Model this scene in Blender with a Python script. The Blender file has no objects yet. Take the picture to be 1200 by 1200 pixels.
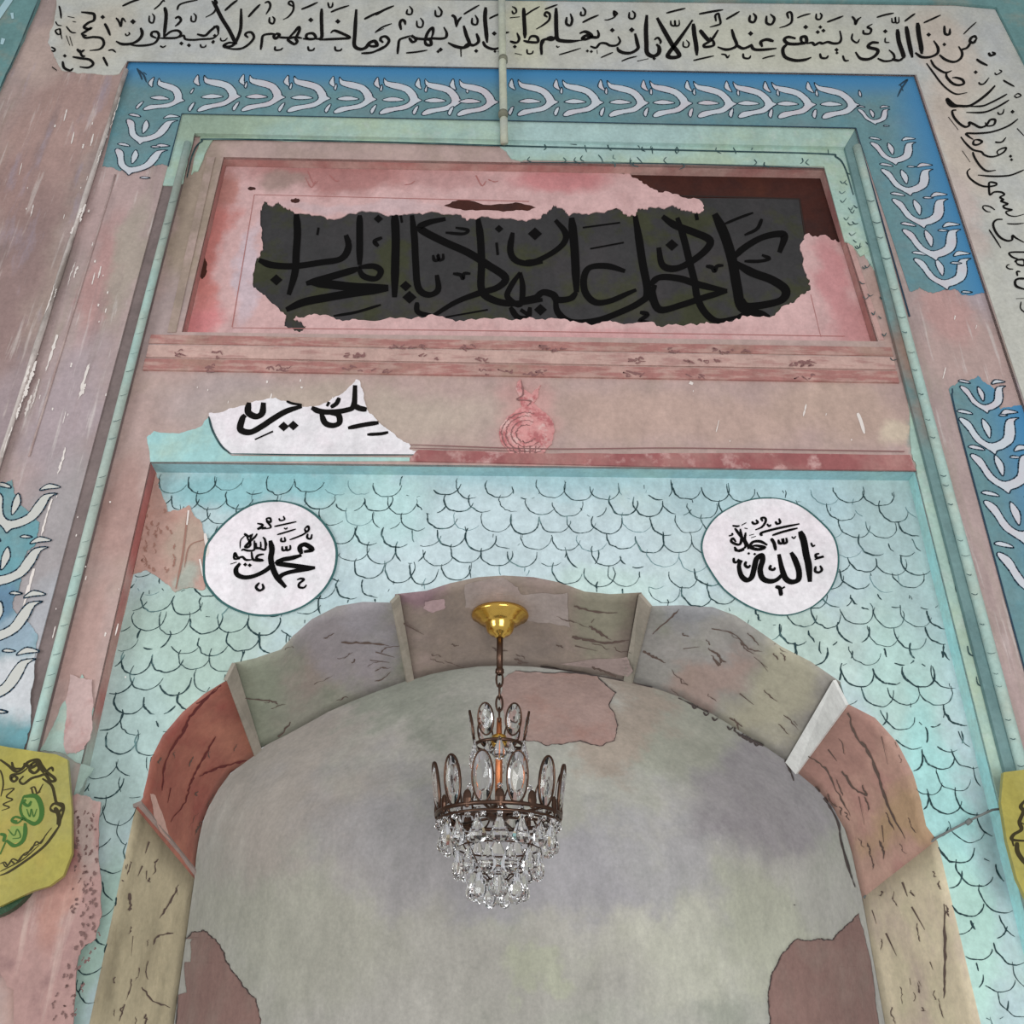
import bpy, bmesh, math, random
from mathutils import Vector, Matrix, noise
from mathutils.bvhtree import BVHTree
from mathutils.geometry import tessellate_polygon
random.seed(7)
S = bpy.context.scene
COL = S.collection
# ------------------------------------------------------------------ camera
F = 1114.0; PITCH = math.radians(30); ROLL = math.radians(1.05); CX = 568.0; CY = 600.0
fw = Vector((0, math.cos(PITCH), math.sin(PITCH)))
u0 = Vector((0, -math.sin(PITCH), math.cos(PITCH))); r0 = Vector((1, 0, 0))
UP = u0*math.cos(ROLL) - r0*math.sin(ROLL)
RT = r0*math.cos(ROLL) + u0*math.sin(ROLL)
CAM = Vector((0.0, -2.2, 1.6))
cd = bpy.data.cameras.new('camera'); cam = bpy.data.objects.new('camera', cd); COL.objects.link(cam)
m3 = Matrix((RT, UP, -fw)).transposed()
cam.matrix_world = Matrix.Translation(CAM) @ m3.to_4x4()
cd.sensor_width = 36; cd.lens = F/1200*36; cd.shift_x = (600-CX)/1200; cd.clip_start = .01
S.camera = cam
# ------------------------------------------------------------------ light
w = bpy.data.worlds.new('world'); S.world = w; w.use_nodes = True
w.node_tree.nodes['Background'].inputs[0].default_value = (.97, .98, 1, 1)
w.node_tree.nodes['Background'].inputs[1].default_value = .50
def area(name, loc, target, size, power, colr):
    l = bpy.data.lights.new(name, 'AREA'); l.size = size; l.energy = power; l.color = colr
    o = bpy.data.objects.new(name, l); COL.objects.link(o); o.location = loc
    o.rotation_euler = (Vector(target)-Vector(loc)).to_track_quat('-Z', 'Y').to_euler()
area('window_light_left', (-3.6, -2.6, 1.6), (0.6, 0, 2.6), 1.6, 55, (.94, .99, 1))
area('window_light_back', (1.0, -4.6, 1.1), (0, 0, 2.3), 2.4, 120, (1, .98, .95))
S.view_settings.view_transform = 'Standard'; S.view_settings.look = 'None'
S.view_settings.gamma = 1; S.view_settings.use_curve_mapping = False
S.view_settings.exposure = 0.0
# ------------------------------------------------------------------ helpers
def ray(px, py): return fw + RT*((px-CX)/F) - UP*((py-CY)/F)
def P(px, py, Y):
    d = ray(px, py); t = (Y-CAM.y)/d.y
    return CAM + d*t
def surfY(Y): return lambda x, y: P(x, y, Y)
def surfB(bvh, off=.002, Yfall=.6):
    def f(x, y):
        d = ray(x, y).normalized(); h = bvh.ray_cast(CAM, d)
        return (h[0] - d*off) if h[0] is not None else None
    return f
def tag(o, label=None, cat=None, group=None, kind=None):
    if label: o['label'] = label
    if cat: o['category'] = cat
    if group: o['group'] = group
    if kind: o['kind'] = kind
    return o
def obj(name, verts, faces, mat=None, parent=None, smooth=False):
    me = bpy.data.meshes.new(name); me.from_pydata([tuple(v) for v in verts], [], faces); me.update()
    o = bpy.data.objects.new(name, me); COL.objects.link(o)
    if mat: me.materials.append(mat)
    if smooth: me.polygons.foreach_set('use_smooth', [True]*len(me.polygons))
    if parent: o.parent = parent; o.matrix_parent_inverse = Matrix.Translation(-parent.location) if parent.type == 'EMPTY' else Matrix()
    return o
def empty(name, loc=(0, 0, 0)):
    o = bpy.data.objects.new(name, None); COL.objects.link(o); o.location = loc; o.empty_display_size = .05; return o
def lin(c):
    l_ = .3*c[0]+.59*c[1]+.11*c[2]; c = tuple(min(255, max(0, l_+.90*(v-l_))) for v in c)
    return tuple((v/255/12.92 if v/255 <= .04045 else ((v/255+.055)/1.055)**2.4) for v in c)+(1,)
def mat(name, base, blobs=(), Y=0, n=None, n2=None, rough=.75, metal=0, warp=.10, bump=.12, bscale=60, spec=.3, raw=None):
    """procedural paint: base colour, irregular stains and painted light or shade (px,py,rx_px,ry_px,colour), fine mottling"""
    m = bpy.data.materials.new(name); m.use_nodes = True; nt = m.node_tree; N = nt.nodes; L = nt.links
    b = N['Principled BSDF']; b.inputs['Roughness'].default_value = rough; b.inputs['Metallic'].default_value = metal
    b.inputs['Specular IOR Level'].default_value = spec
    tc = N.new('ShaderNodeTexCoord')
    geo = N.new('ShaderNodeNewGeometry')
    rgb = N.new('ShaderNodeRGB'); rgb.outputs[0].default_value = lin(base); cur = rgb.outputs[0]
    def mix(fac, c, curc):
        x = N.new('ShaderNodeMix'); x.data_type = 'RGBA'
        if hasattr(fac, 'is_output'): L.new(fac, x.inputs[0])
        else: x.inputs[0].default_value = fac
        L.new(curc, x.inputs[6]); x.inputs[7].default_value = lin(c); return x.outputs[2]
    def nz(scale, detail=5, rgh=.6, stretch=None):
        t = N.new('ShaderNodeTexNoise'); t.inputs['Scale'].default_value = scale; t.inputs['Detail'].default_value = detail
        t.inputs['Roughness'].default_value = rgh
        if stretch:
            mp = N.new('ShaderNodeMapping'); mp.inputs['Scale'].default_value = stretch
            L.new(geo.outputs['Position'], mp.inputs[0]); L.new(mp.outputs[0], t.inputs['Vector'])
        else: L.new(geo.outputs['Position'], t.inputs['Vector'])
        return t
    for k, q in enumerate(n or ()):      # (scale, colour, lo, hi, amount[, stretch])
        t = nz(q[0], stretch=q[5] if len(q) > 5 else None)
        mr = N.new('ShaderNodeMapRange'); mr.inputs[1].default_value = q[2]; mr.inputs[2].default_value = q[3]; mr.inputs[4].default_value = q[4]
        L.new(t.outputs['Fac'], mr.inputs[0]); cur = mix(mr.outputs[0], q[1], cur)
    if blobs:
        t = nz(5, 6); sb = N.new('ShaderNodeVectorMath'); sb.operation = 'SUBTRACT'; sb.inputs[1].default_value = (.5, .5, .5)
        L.new(t.outputs['Color'], sb.inputs[0]); sc = N.new('ShaderNodeVectorMath'); sc.operation = 'SCALE'; sc.inputs[3].default_value = warp*2
        L.new(sb.outputs[0], sc.inputs[0]); ad = N.new('ShaderNodeVectorMath'); ad.operation = 'ADD'
        L.new(geo.outputs['Position'], ad.inputs[0]); L.new(sc.outputs[0], ad.inputs[1])
        for q in blobs:
            px, py, rx, ry, c = q[:5]; am = q[5] if len(q) > 5 else .9; yy = q[6] if len(q) > 6 else Y
            p = P(px, py, yy); ex = abs((P(px+rx, py, yy)-p).x); ez = abs((P(px, py-ry, yy)-p).z)
            s1 = N.new('ShaderNodeVectorMath'); s1.operation = 'SUBTRACT'; s1.inputs[1].default_value = p; L.new(ad.outputs[0], s1.inputs[0])
            s2 = N.new('ShaderNodeVectorMath'); s2.operation = 'MULTIPLY'; s2.inputs[1].default_value = (1/ex, .0, 1/ez); L.new(s1.outputs[0], s2.inputs[0])
            ln = N.new('ShaderNodeVectorMath'); ln.operation = 'LENGTH'; L.new(s2.outputs[0], ln.inputs[0])
            mr = N.new('ShaderNodeMapRange'); mr.interpolation_type = 'SMOOTHSTEP'
            mr.inputs[1].default_value = .45; mr.inputs[2].default_value = 1.2; mr.inputs[3].default_value = am; mr.inputs[4].default_value = 0
            L.new(ln.outputs['Value'], mr.inputs[0]); cur = mix(mr.outputs[0], c, cur)
    for k, q in enumerate(n2 or ()):
        t = nz(q[0], stretch=q[5] if len(q) > 5 else None)
        mr = N.new('ShaderNodeMapRange'); mr.inputs[1].default_value = q[2]; mr.inputs[2].default_value = q[3]; mr.inputs[4].default_value = q[4]
        L.new(t.outputs['Fac'], mr.inputs[0]); cur = mix(mr.outputs[0], q[1], cur)
    if bump:      # fine brushed mottling of the paint itself
        for sc_, am_, st_ in ((16, .13, (1, 1, .6)), (75, .12, (1, 1, 1)), (4.5, .10, (1.6, 1, .5))):
            t = nz(sc_, 6, .7, stretch=st_); mr = N.new('ShaderNodeMapRange'); mr.inputs[1].default_value = .3; mr.inputs[2].default_value = .7
            mr.inputs[3].default_value = 1-am_; mr.inputs[4].default_value = 1+am_*.8; L.new(t.outputs['Fac'], mr.inputs[0])
            vm = N.new('ShaderNodeVectorMath'); vm.operation = 'SCALE'; L.new(cur, vm.inputs[0]); L.new(mr.outputs[0], vm.inputs[3]); cur = vm.outputs[0]
    L.new(cur, b.inputs['Base Color'])
    if bump:
        t = nz(bscale, 6); bp = N.new('ShaderNodeBump'); bp.inputs['Strength'].default_value = bump; bp.inputs['Distance'].default_value = .01
        L.new(t.outputs['Fac'], bp.inputs['Height']); L.new(bp.outputs[0], b.inputs['Normal'])
    return m
def jag(poly, amp=3, levels=4, keep=()):
    """roughen a polygon outline like torn paint; edges whose index is in keep stay straight"""
    pts = []
    n = len(poly)
    for i in range(n):
        a = Vector(poly[i]); b = Vector(poly[(i+1) % n])
        seg = [a, b]
        if i not in keep:
            am = min(amp, (b-a).length*.22)
            for l in range(levels):
                ns = [seg[0]]
                for p, q in zip(seg, seg[1:]):
                    d = q-p
                    if d.length > 2.2:
                        nn = Vector((-d.y, d.x)).normalized(); ns.append((p+q)/2 + nn*random.uniform(-am, am))
                    ns.append(q)
                seg = ns; am *= .55
        pts += [tuple(s) for s in seg[:-1]]
    return pts
def fill(polys):
    """triangulate outline + holes, all in pixel coordinates; returns pts, tris"""
    tris = tessellate_polygon([[Vector((p[0], p[1], 0)) for p in q] for q in polys])
    pts = [p for q in polys for p in q]
    return pts, tris
def slab(name, polys, Y, th, m, parent=None, surf=None):
    """flat layer of plaster or paint of thickness th whose face lies at Y-th, body towards the wall"""
    if not isinstance(polys[0][0], (tuple, list)): polys = [polys]
    pts, tris = fill(polys)
    f = surf or surfY(Y-th)
    V = [f(*p) for p in pts]; n = len(V); FC = []
    for t in tris:
        a, b, c = (V[i] for i in t)
        nr = (b-a).cross(c-a)
        FC.append(tuple(t) if nr.dot(CAM-a) > 0 else tuple(reversed(t)))
    if surf is None:
        V += [v+Vector((0, th, 0)) for v in V]; k = 0
        for q in polys:
            for i in range(len(q)):
                a = k+i; b = k+(i+1) % len(q); FC.append((a, b, b+n, a+n))
            k += len(q)
    return obj(name, V, FC, m, parent)
def draped(name, poly, f, m, parent=None, step=14):
    """a thin layer that follows a curved surface: triangulate finely then drop each vertex onto it"""
    pts, tris = fill([poly])
    bm = bmesh.new(); vs = [bm.verts.new((p[0], p[1], 0)) for p in pts]
    for t in tris:
        try: bm.faces.new([vs[i] for i in t])
        except ValueError: pass
    for _ in range(5):
        es = [e for e in bm.edges if e.calc_length() > step]
        if not es: break
        bmesh.ops.subdivide_edges(bm, edges=es, cuts=1); bmesh.ops.triangulate(bm, faces=[g for g in bm.faces if len(g.verts) > 3])
    kill = []
    for v in bm.verts:
        p = f(v.co.x, v.co.y)
        if p is None: kill.append(v)
        else: v.co = p
    bmesh.ops.delete(bm, geom=kill, context='VERTS')
    me = bpy.data.meshes.new(name); bm.to_mesh(me); bm.free()
    for p in me.polygons: p.use_smooth = True
    o = bpy.data.objects.new(name, me); COL.objects.link(o); me.materials.append(m)
    if parent: o.parent = parent; o.matrix_parent_inverse = Matrix.Translation(-parent.location)
    return o
def crom(pts, k=6):
    if len(pts) < 3: return [Vector(p) for p in pts]
    p = [Vector(q) for q in pts]; p = [p[0]*2-p[1]]+p+[p[-1]*2-p[-2]]; out = []
    for i in range(1, len(p)-2):
        for j in range(k):
            t = j/k; a, b, c, d = p[i-1:i+3]
            out.append(.5*((2*b)+(c-a)*t+(2*a-5*b+4*c-d)*t*t+(3*b-a-3*c+d)*t**3))
    out.append(p[-2]); return out
class Ink:
    """brushed lines gathered into one thin mesh"""
    def __init__(s, surf): s.f = surf; s.V = []; s.F = []; s.k = 0
    def quadstrip(s, L, R):
        A = [s.f(*p) for p in L]; B = [s.f(*p) for p in R]; s.k += 1; off = Vector((0, -.00004*(s.k % 12), 0))
        for i in range(len(A)-1):
            q = (A[i], B[i], B[i+1], A[i+1])
            if any(v is None for v in q): continue
            n = len(s.V); s.V += [v+off for v in q]
            nr = (q[1]-q[0]).cross(q[2]-q[0]); s.F.append((n, n+1, n+2, n+3) if nr.dot(CAM-q[0]) > 0 else (n+3, n+2, n+1, n))
    def stroke(s, pts, wd, nib=.3, taper=.45, k=6, wob=0, jit=0):
        c = crom(pts, k)
        if jit: c = [p+Vector((random.gauss(0, jit*.6), random.gauss(0, jit*.6))) for p in c]
        L = []; R = []; n = len(c)
        for i, p in enumerate(c):
            d = (c[min(i+1, n-1)]-c[max(i-1, 0)])
            if d.length < 1e-6: d = Vector((1, 0))
            d.normalize(); nn = Vector((-d.y, d.x)); t = i/(n-1)
            ww = wd*((1-nib)+nib*abs(d.x*.35+d.y*.94))
            if t > .8: ww *= 1-(1-taper)*(t-.8)/.2
            if t < .12: ww *= .6+.4*t/.12
            if wob: ww *= 1+random.uniform(-wob, wob)
            L.append(tuple(p+nn*ww/2)); R.append(tuple(p-nn*ww/2))
        s.quadstrip(L, R)
    def dot(s, p, r):
        x, y = p; s.quadstrip([(x-r, y), (x, y-r*.9)], [(x, y+r*.9), (x+r, y)])
    def text(s, ox, oy, sc, data, gain=1, **kw):
        for st in data.replace('\n', ';').split(';'):
            st = st.split()
            if not st: continue
            wd = float(st[0])/sc*gain; pts = [tuple(float(v) for v in q.split(',')) for q in st[1:]]
            pts = [(ox+x/sc, oy+y/sc) for x, y in pts]
            if len(pts) == 1: s.dot(pts[0], wd*.62)
            else: s.stroke(pts, wd, **kw)
    def build(s, name, m, parent=None):
        o = obj(name, s.V, s.F, m, parent)
        if name != 'lettering': o['kind'] = 'stuff'
        return o
def tube(name, pts, r, m, parent=None, seg=10, close=False):
    V = []; FC = []; n = len(pts); pts = [Vector(p) for p in pts]; pv = None
    for i, p in enumerate(pts):
        a = pts[(i-1) % n] if (close or i > 0) else p; b = pts[(i+1) % n] if (close or i < n-1) else p
        d = (b-a).normalized()
        if pv is None:
            pv = d.cross(Vector((0, 0, 1)));
            if pv.length < .1: pv = d.cross(Vector((0, 1, 0)))
        x = (pv - d*pv.dot(d)).normalized(); pv = x; y = d.cross(x)
        rr = r[i] if isinstance(r, (list, tuple)) else r
        for k in range(seg):
            t = 2*math.pi*k/seg; V.append(p+(x*math.cos(t)+y*math.sin(t))*rr)
    for i in range(n if close else n-1):
        for k in range(seg):
            j = (i+1) % n; FC.append((i*seg+k, i*seg+(k+1) % seg, j*seg+(k+1) % seg, j*seg+k))
    if not close: FC += [tuple(range(seg))[::-1], tuple((n-1)*seg+k for k in range(seg))]
    return obj(name, V, FC, m, parent, True)
def lathe(name, prof, m, c, parent=None, seg=40):
    V = []; FC = []
    for r, z in prof:
        for k in range(seg):
            t = 2*math.pi*k/seg; V.append((c[0]+r*math.cos(t), c[1]+r*math.sin(t), c[2]+z))
    for i in range(len(prof)-1):
        for k in range(seg): FC.append((i*seg+k, (i+1)*seg+k, (i+1)*seg+(k+1) % seg, i*seg+(k+1) % seg))
    return obj(name, V, FC, m, parent, True)
# ------------------------------------------------------------------ depths of the layers of the wall
Y_OUT, Y_BLUE, Y_IN, Y_PANEL, Y_SC, Y_REAR = -.012, 0.0, .02, .06, .075, .37
YB = 1290
# ------------------------------------------------------------------ paints
BLK = mat('black_ink', (20, 18, 17), bump=0, rough=.8, spec=.08)
BLK2 = mat('board_ink', (12, 11, 11), bump=0, rough=.8, spec=.08)
NAVY = mat('navy_line', (34, 62, 82), bump=0)
DTEAL = mat('teal_line', (40, 70, 74), bump=0, n=((9, (95, 125, 125), .5, .7, .8),))
PEEL_OUT = mat('peeled_plaster_outer', (172, 150, 145), Y=Y_OUT, blobs=(
    (70, 160, 90, 110, (176, 142, 134)), (30, 330, 60, 140, (150, 122, 118)), (90, 300, 40, 200, (172, 150, 140)), (110, 240, 30, 90, (166, 144, 140)),
    (30, 480, 60, 90, (160, 142, 146)), (20, 220, 30, 60, (160, 128, 122)), (60, 60, 40, 40, (190, 165, 155)), (60, 430, 30, 80, (160, 150, 132), .7)),
    n=((9, (148, 136, 122), .45, .65, .7, (3, 1, .3)),), n2=((14, (206, 192, 186), .58, .68, .6, (3.2, 1, .22)), (6, (140, 118, 116), .55, .68, .5, (3, 1, .3)), (7, (164, 152, 168), .56, .7, .6, (2, 1, .4))), bump=.25, bscale=25)
PEEL_BLUE = mat('peeled_plaster_border', (178, 155, 152), Y=Y_BLUE, blobs=(
    (120, 240, 60, 60, (186, 158, 155)), (115, 330, 25, 90, (184, 142, 138)), (150, 300, 20, 80, (172, 158, 145)), (80, 480, 50, 100, (172, 155, 160)), (60, 640, 60, 120, (162, 156, 158)),
    (60, 740, 40, 70, (170, 172, 178)), (1140, 420, 60, 60, (184, 156, 150)), (1110, 370, 30, 40, (192, 150, 145)), (1160, 350, 40, 30, (176, 160, 166)), (50, 1000, 90, 130, (170, 135, 128)), (1150, 1050, 60, 200, (165, 190, 182))),
    n=((10, (158, 148, 132), .48, .7, .5, (3, 1, .4)),), n2=((15, (210, 200, 196), .59, .68, .6, (3.2, 1, .22)), (7, (150, 128, 126), .56, .68, .45, (3, 1, .3))), bump=.25, bscale=25)
CREAM = mat('cream_paint', (196, 196, 186), Y=Y_OUT, blobs=((1110, 60, 40, 60, (206, 188, 172), .7), (1120, 160, 30, 80, (204, 184, 168), .7), (1130, 250, 20, 60, (206, 184, 176), .7),
    (110, 40, 50, 40, (200, 192, 176), .8), (620, 20, 30, 60, (200, 200, 172), .8), (900, 50, 160, 40, (202, 202, 180), .6)), n=((3, (186, 190, 192), .45, .65, .7),), bump=.08)
TEALW = mat('teal_outer_paint', (105, 150, 150), n=((5, (150, 150, 135), .5, .65, .7),))
def blue_mat():
    m = mat('blue_border_paint', (104, 146, 152), n=((5, (112, 140, 146), .45, .65, .8), (14, (92, 146, 160), .5, .7, .6)))
    nt = m.node_tree; N = nt.nodes; L = nt.links; b = N['Principled BSDF']; old = b.inputs['Base Color'].links[0].from_socket
    g = N.new('ShaderNodeNewGeometry'); sp = N.new('ShaderNodeSeparateXYZ'); L.new(g.outputs['Position'], sp.inputs[0])
    def line(axis, a, w0, sign):
        mr = N.new('ShaderNodeMapRange'); mr.interpolation_type = 'SMOOTHSTEP'
        mr.inputs[1].default_value = a; mr.inputs[2].default_value = a-sign*w0; mr.inputs[3].default_value = 1; mr.inputs[4].default_value = 0
        L.new(sp.outputs[axis], mr.inputs[0]); return mr.outputs[0]
    top = line(2, P(600, 84, 0).z, .16, 1); rt = line(0, P(1100, 160, 0).x, .20, 1)
    mx = N.new('ShaderNodeMath'); mx.operation = 'MAXIMUM'; L.new(top, mx.inputs[0]); L.new(rt, mx.inputs[1])
    x = N.new('ShaderNodeMix'); x.data_type = 'RGBA'; L.new(mx.outputs[0], x.inputs[0]); L.new(old, x.inputs[6]); x.inputs[7].default_value = lin((62, 136, 188)); L.new(x.outputs[2], b.inputs['Base Color'])
    return m
BLUE = blue_mat()
TULW = mat('tulip_white', (200, 208, 216), n=((8, (204, 190, 198), .45, .65, .7),), bump=0)
TULP = mat('tulip_pale_blue', (170, 205, 214), bump=0)
MOULD = mat('pale_teal_paint', (165, 196, 184), Y=Y_IN, blobs=((250, 150, 70, 30, (150, 172, 150), .9), (700, 160, 150, 30, (170, 202, 202), .8), (1015, 240, 20, 60, (150, 186, 186), .8)),
    n=((6, (176, 198, 170), .45, .65, .8), (20, (190, 205, 200), .55, .7, .5)))
GROOVE = mat('grey_mauve_groove', (128, 112, 110), n=((6, (105, 92, 90), .45, .65, .8),))
GROOVER = mat('dark_teal_groove', (112, 146, 146), Y=0, blobs=((1085, 430, 40, 90, (150, 118, 104)),), n=((6, (96, 132, 134), .45, .65, .8),))
INNER = mat('inner_peeled_plaster', (186, 158, 152), Y=Y_IN, blobs=(
    (225, 260, 30, 100, (158, 140, 122)), (190, 370, 30, 60, (170, 150, 148)), (260, 470, 80, 40, (176, 158, 156)), (420, 490, 200, 40, (186, 168, 154)), (800, 490, 200, 35, (190, 160, 148)),
    (980, 480, 90, 40, (188, 160, 146)), (1050, 500, 22, 22, (208, 190, 168)), (1045, 360, 30, 60, (184, 150, 140)), (140, 600, 30, 80, (172, 136, 128)), (100, 760, 30, 80, (186, 150, 142)), (60, 900, 40, 60, (160, 170, 158)),
    (1090, 700, 30, 160, (150, 190, 188)), (1140, 900, 60, 160, (170, 200, 192)), (1075, 510, 12, 40, (150, 160, 152)), (1150, 1100, 60, 160, (180, 214, 200)), (60, 1100, 60, 120, (186, 132, 118)), (615, 500, 40, 60, (206, 150, 146), .6)),
    n=((9, (176, 152, 140), .45, .7, .7),), bump=.2, bscale=30)
PINK = mat('pink_plaster', (216, 174, 172), Y=Y_PANEL, blobs=(
    (400, 205, 120, 22, (178, 120, 116)), (330, 215, 30, 14, (168, 140, 132)), (520, 205, 60, 14, (198, 150, 148)), (660, 210, 60, 20, (208, 132, 134)), (245, 300, 22, 90, (206, 122, 114)), (262, 225, 18, 26, (190, 128, 118)),
    (228, 380, 30, 30, (216, 130, 132)), (975, 330, 24, 70, (206, 140, 142)), (1000, 380, 30, 30, (200, 140, 140)), (290, 320, 14, 70, (208, 186, 194)), (420, 245, 120, 8, (206, 176, 178)), (770, 395, 200, 8, (214, 160, 160))),
    n=((12, (196, 152, 150), .5, .7, .6),), bump=.2, bscale=40)
BROWN = mat('old_brown_paint', (76, 42, 36), n=((8, (62, 40, 38), .45, .65, .8), (5, (88, 48, 34), .5, .7, .6)), rough=.75, spec=.1)
SLATE = mat('slate_board', (62, 61, 62), n=((7, (64, 66, 46), .5, .62, .9), (4, (74, 68, 70), .5, .7, .5)), rough=.75, spec=.1)
REDS = mat('red_stripe_paint', (172, 116, 110), n=((20, (190, 152, 142), .45, .6, .9, (.6, 1, 3)), (6, (160, 128, 112), .5, .65, .6)), bump=.2)
PINKS = mat('pale_stripe_paint', (198, 162, 152), n=((20, (176, 130, 124), .52, .65, .8, (.6, 1, 3)),), bump=.2)
REDD = mat('deep_red_strip', (158, 92, 92), n=((18, (208, 166, 162), .55, .68, .8), (5, (186, 140, 132), .45, .65, .7)), bump=.2)
MARK = mat('faded_flower_ink', (138, 96, 94), bump=0)
SCALE = mat('scale_wall_paint', (184, 208, 212), Y=Y_SC, blobs=(
    (300, 572, 150, 26, (140, 194, 200), .9), (640, 562, 160, 25, (168, 202, 210), .8), (900, 590, 160, 50, (174, 206, 214), .8), (600, 640, 260, 70, (198, 218, 224), .9),  # darker top edge: shade under the lintel put into the colour
    (210, 760, 90, 110, (170, 196, 184), .9), (150, 870, 60, 110, (170, 196, 192), .9), (900, 760, 120, 60, (184, 208, 196), .8), (1060, 800, 60, 120, (176, 214, 204), .7), (1060, 640, 60, 120, (168, 196, 196), .7),
    (1100, 930, 40, 130, (168, 228, 226), .8), (1130, 1100, 40, 120, (184, 226, 212), .8), (440, 600, 80, 50, (176, 216, 214), .7), (700, 690, 80, 30, (196, 224, 214), .6), (110, 1100, 30, 120, (166, 200, 184), .8)),  # bright cyan on the right: glow of light painted into the wall
    n=((4, (190, 208, 198), .45, .65, .6), (14, (180, 200, 214), .5, .7, .5)), bump=.1)
WHITE = mat('white_disc_paint', (232, 228, 232), n=((6, (236, 226, 232), .45, .6, .8),), bump=.04)
NICHE = mat('niche_plaster', (196, 194, 186), Y=.9, warp=.25, blobs=(  # darker top and paler bottom put part of the niche's shading into the colour
    (330, 930, 120, 110, (186, 176, 168), .8), (520, 980, 170, 80, (180, 177, 182), .8), (640, 1010, 120, 60, (180, 178, 184), .8), (800, 870, 110, 60, (176, 177, 162), .8), (760, 1000, 120, 60, (178, 176, 182), .7), (880, 960, 80, 60, (164, 157, 164), .8),
    (800, 1120, 120, 70, (206, 206, 190), .8), (600, 1140, 200, 60, (190, 188, 180), .8), (360, 1100, 100, 90, (188, 188, 174), .8), (440, 850, 130, 40, (160, 166, 152), .8), (720, 880, 50, 40, (184, 166, 152), .8), (640, 1130, 50, 30, (196, 200, 176), .8), (880, 1100, 50, 60, (196, 198, 178), .8)),
    n=((2.5, (170, 176, 160), .45, .65, .7),), bump=.06, bscale=12)
STAIN = mat('pink_bare_plaster', (186, 156, 148), n=((8, (190, 158, 148), .45, .65, .7), (4, (180, 128, 116), .5, .65, .5)), bump=.15)
STAIN2 = mat('brown_pink_bare_plaster', (158, 124, 116), n=((6, (160, 136, 126), .45, .65, .8),), bump=.15)
# ------------------------------------------------------------------ the setting
# outer wall carrying the writing band, cut out where the stepped frame sits
BL = [(150, 70), (1072, 87), (1425, YB), (-268, YB)]
def down(x, y, yy):     # a point on the vertical wall line through (x,y), at image row yy
    return (x+(x-605)*(yy-y)/(y+1329.), yy)
o_tl, o_tr = (150, 70), (1072, 87)
o_bl, o_br = down(*o_tl, YB), down(*o_tr, YB)
wall = slab('wall_front', [[(-420, -160), (1560, -160), (1800, YB), (-700, YB)], [o_tl, o_tr, o_br, o_bl]], Y_OUT+.02, .02, PEEL_OUT)
tag(wall, 'scraped pink and cream plaster wall around the mihrab frame', kind='structure')
def reveal(name, quad, Ya, Yb, m, sides, parent=None, extra=0):
    """returns between the front edge at Ya and the recessed plane at Yb"""
    V = []; FC = []
    for i in sides:
        a = P(*quad[i], Ya); b = P(*quad[(i+1) % 4], Ya); n = len(V)
        V += [a, b, b+Vector((0, Yb-Ya+extra, 0)), a+Vector((0, Yb-Ya+extra, 0))]; FC.append((n, n+1, n+2, n+3))
    return obj(name, V, FC, m, parent)
reveal('outer_reveal', [o_tl, o_tr, o_br, o_bl], Y_OUT, Y_BLUE+.01, GROOVE, (0, 1, 3), wall)
# cream writing band
cream = jag([(62, -60), (66, 10), (56, 50), (72, 82), (100, 85), (140, 86), (149, 71), (1074, 87), down(1074, 87, 700), (1420, 700), (1330, 330), (1166, 11), (1120, 7), (400, -1), (300, -8), (200, -60)],
            2.5, 4, keep=(5, 6, 7, 8, 9, 10, 11, 12, 13, 14))
band = slab('calligraphy_band', cream, Y_OUT, .003, CREAM)
tag(band, 'cream painted band with black Arabic writing running along the top and down the right side', 'inscription')
ws = surfY(Y_OUT-.0042)
ink = Ink(ws)
ink.text(60, 0, 6, """20 500,42 570,10 630,-8;14 722,66 760,35 785,5 800,10;16 885,70 900,35 950,15 1030,0;26 797,50 808,100 802,180 792,262
20 790,262 840,222 890,215 912,240 880,265 800,268 760,268;20 740,268 705,250 712,225 745,225 757,255 730,300 670,318 590,320 540,308
24 628,195 640,235 620,275 570,305 500,310 455,290;12 520,235 530,250 550,240 545,225;34 575,152;16 455,125 475,150 490,185 500,130 525,155
14 690,110 690,150 715,160 725,120 710,95;14 985,110 985,145 1010,150 1018,115 1000,92;20 870,130 895,118 912,140 895,165 870,185
18 900,262 930,250 945,275 1000,280 1060,275 1120,272 1150,262 1175,240;22 1025,240 1080,250 1120,215 1160,185 1172,200 1175,240
26 915,305;26 968,318;22 1137,297;13 765,322 785,332 808,320;13 1048,310 1055,330 1080,330 1090,315;16 1130,5 1145,30 1165,20 1150,0 1160,50 1140,90 1085,122
28 362,120;20 375,165 395,200 415,250;22 210,85 260,90 300,100 300,140 260,160 230,190 265,205 280,195 235,225 215,240 250,250;20 215,240 240,265 300,260 355,270 370,310 340,345 270,355
14 55,40 65,80 70,130;10 30,150 45,175 75,180;14 60,200 30,215 45,240 65,235 60,200 75,275;12 115,115 165,125;12 150,150 175,155;12 105,185 140,225 175,230;10 105,250 130,320;10 130,255 150,325
20 180,345 205,365 235,350;20 150,400 210,410 270,420 295,450 260,475 200,470;24 95,392;20 80,430 90,475 130,495 155,480;14 5,470 40,495;14 400,355 430,350 455,368;18 365,400 380,430 397,465;14 0,330 25,345 20,360 0,355;18 200,350 215,390 240,395""")
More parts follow.
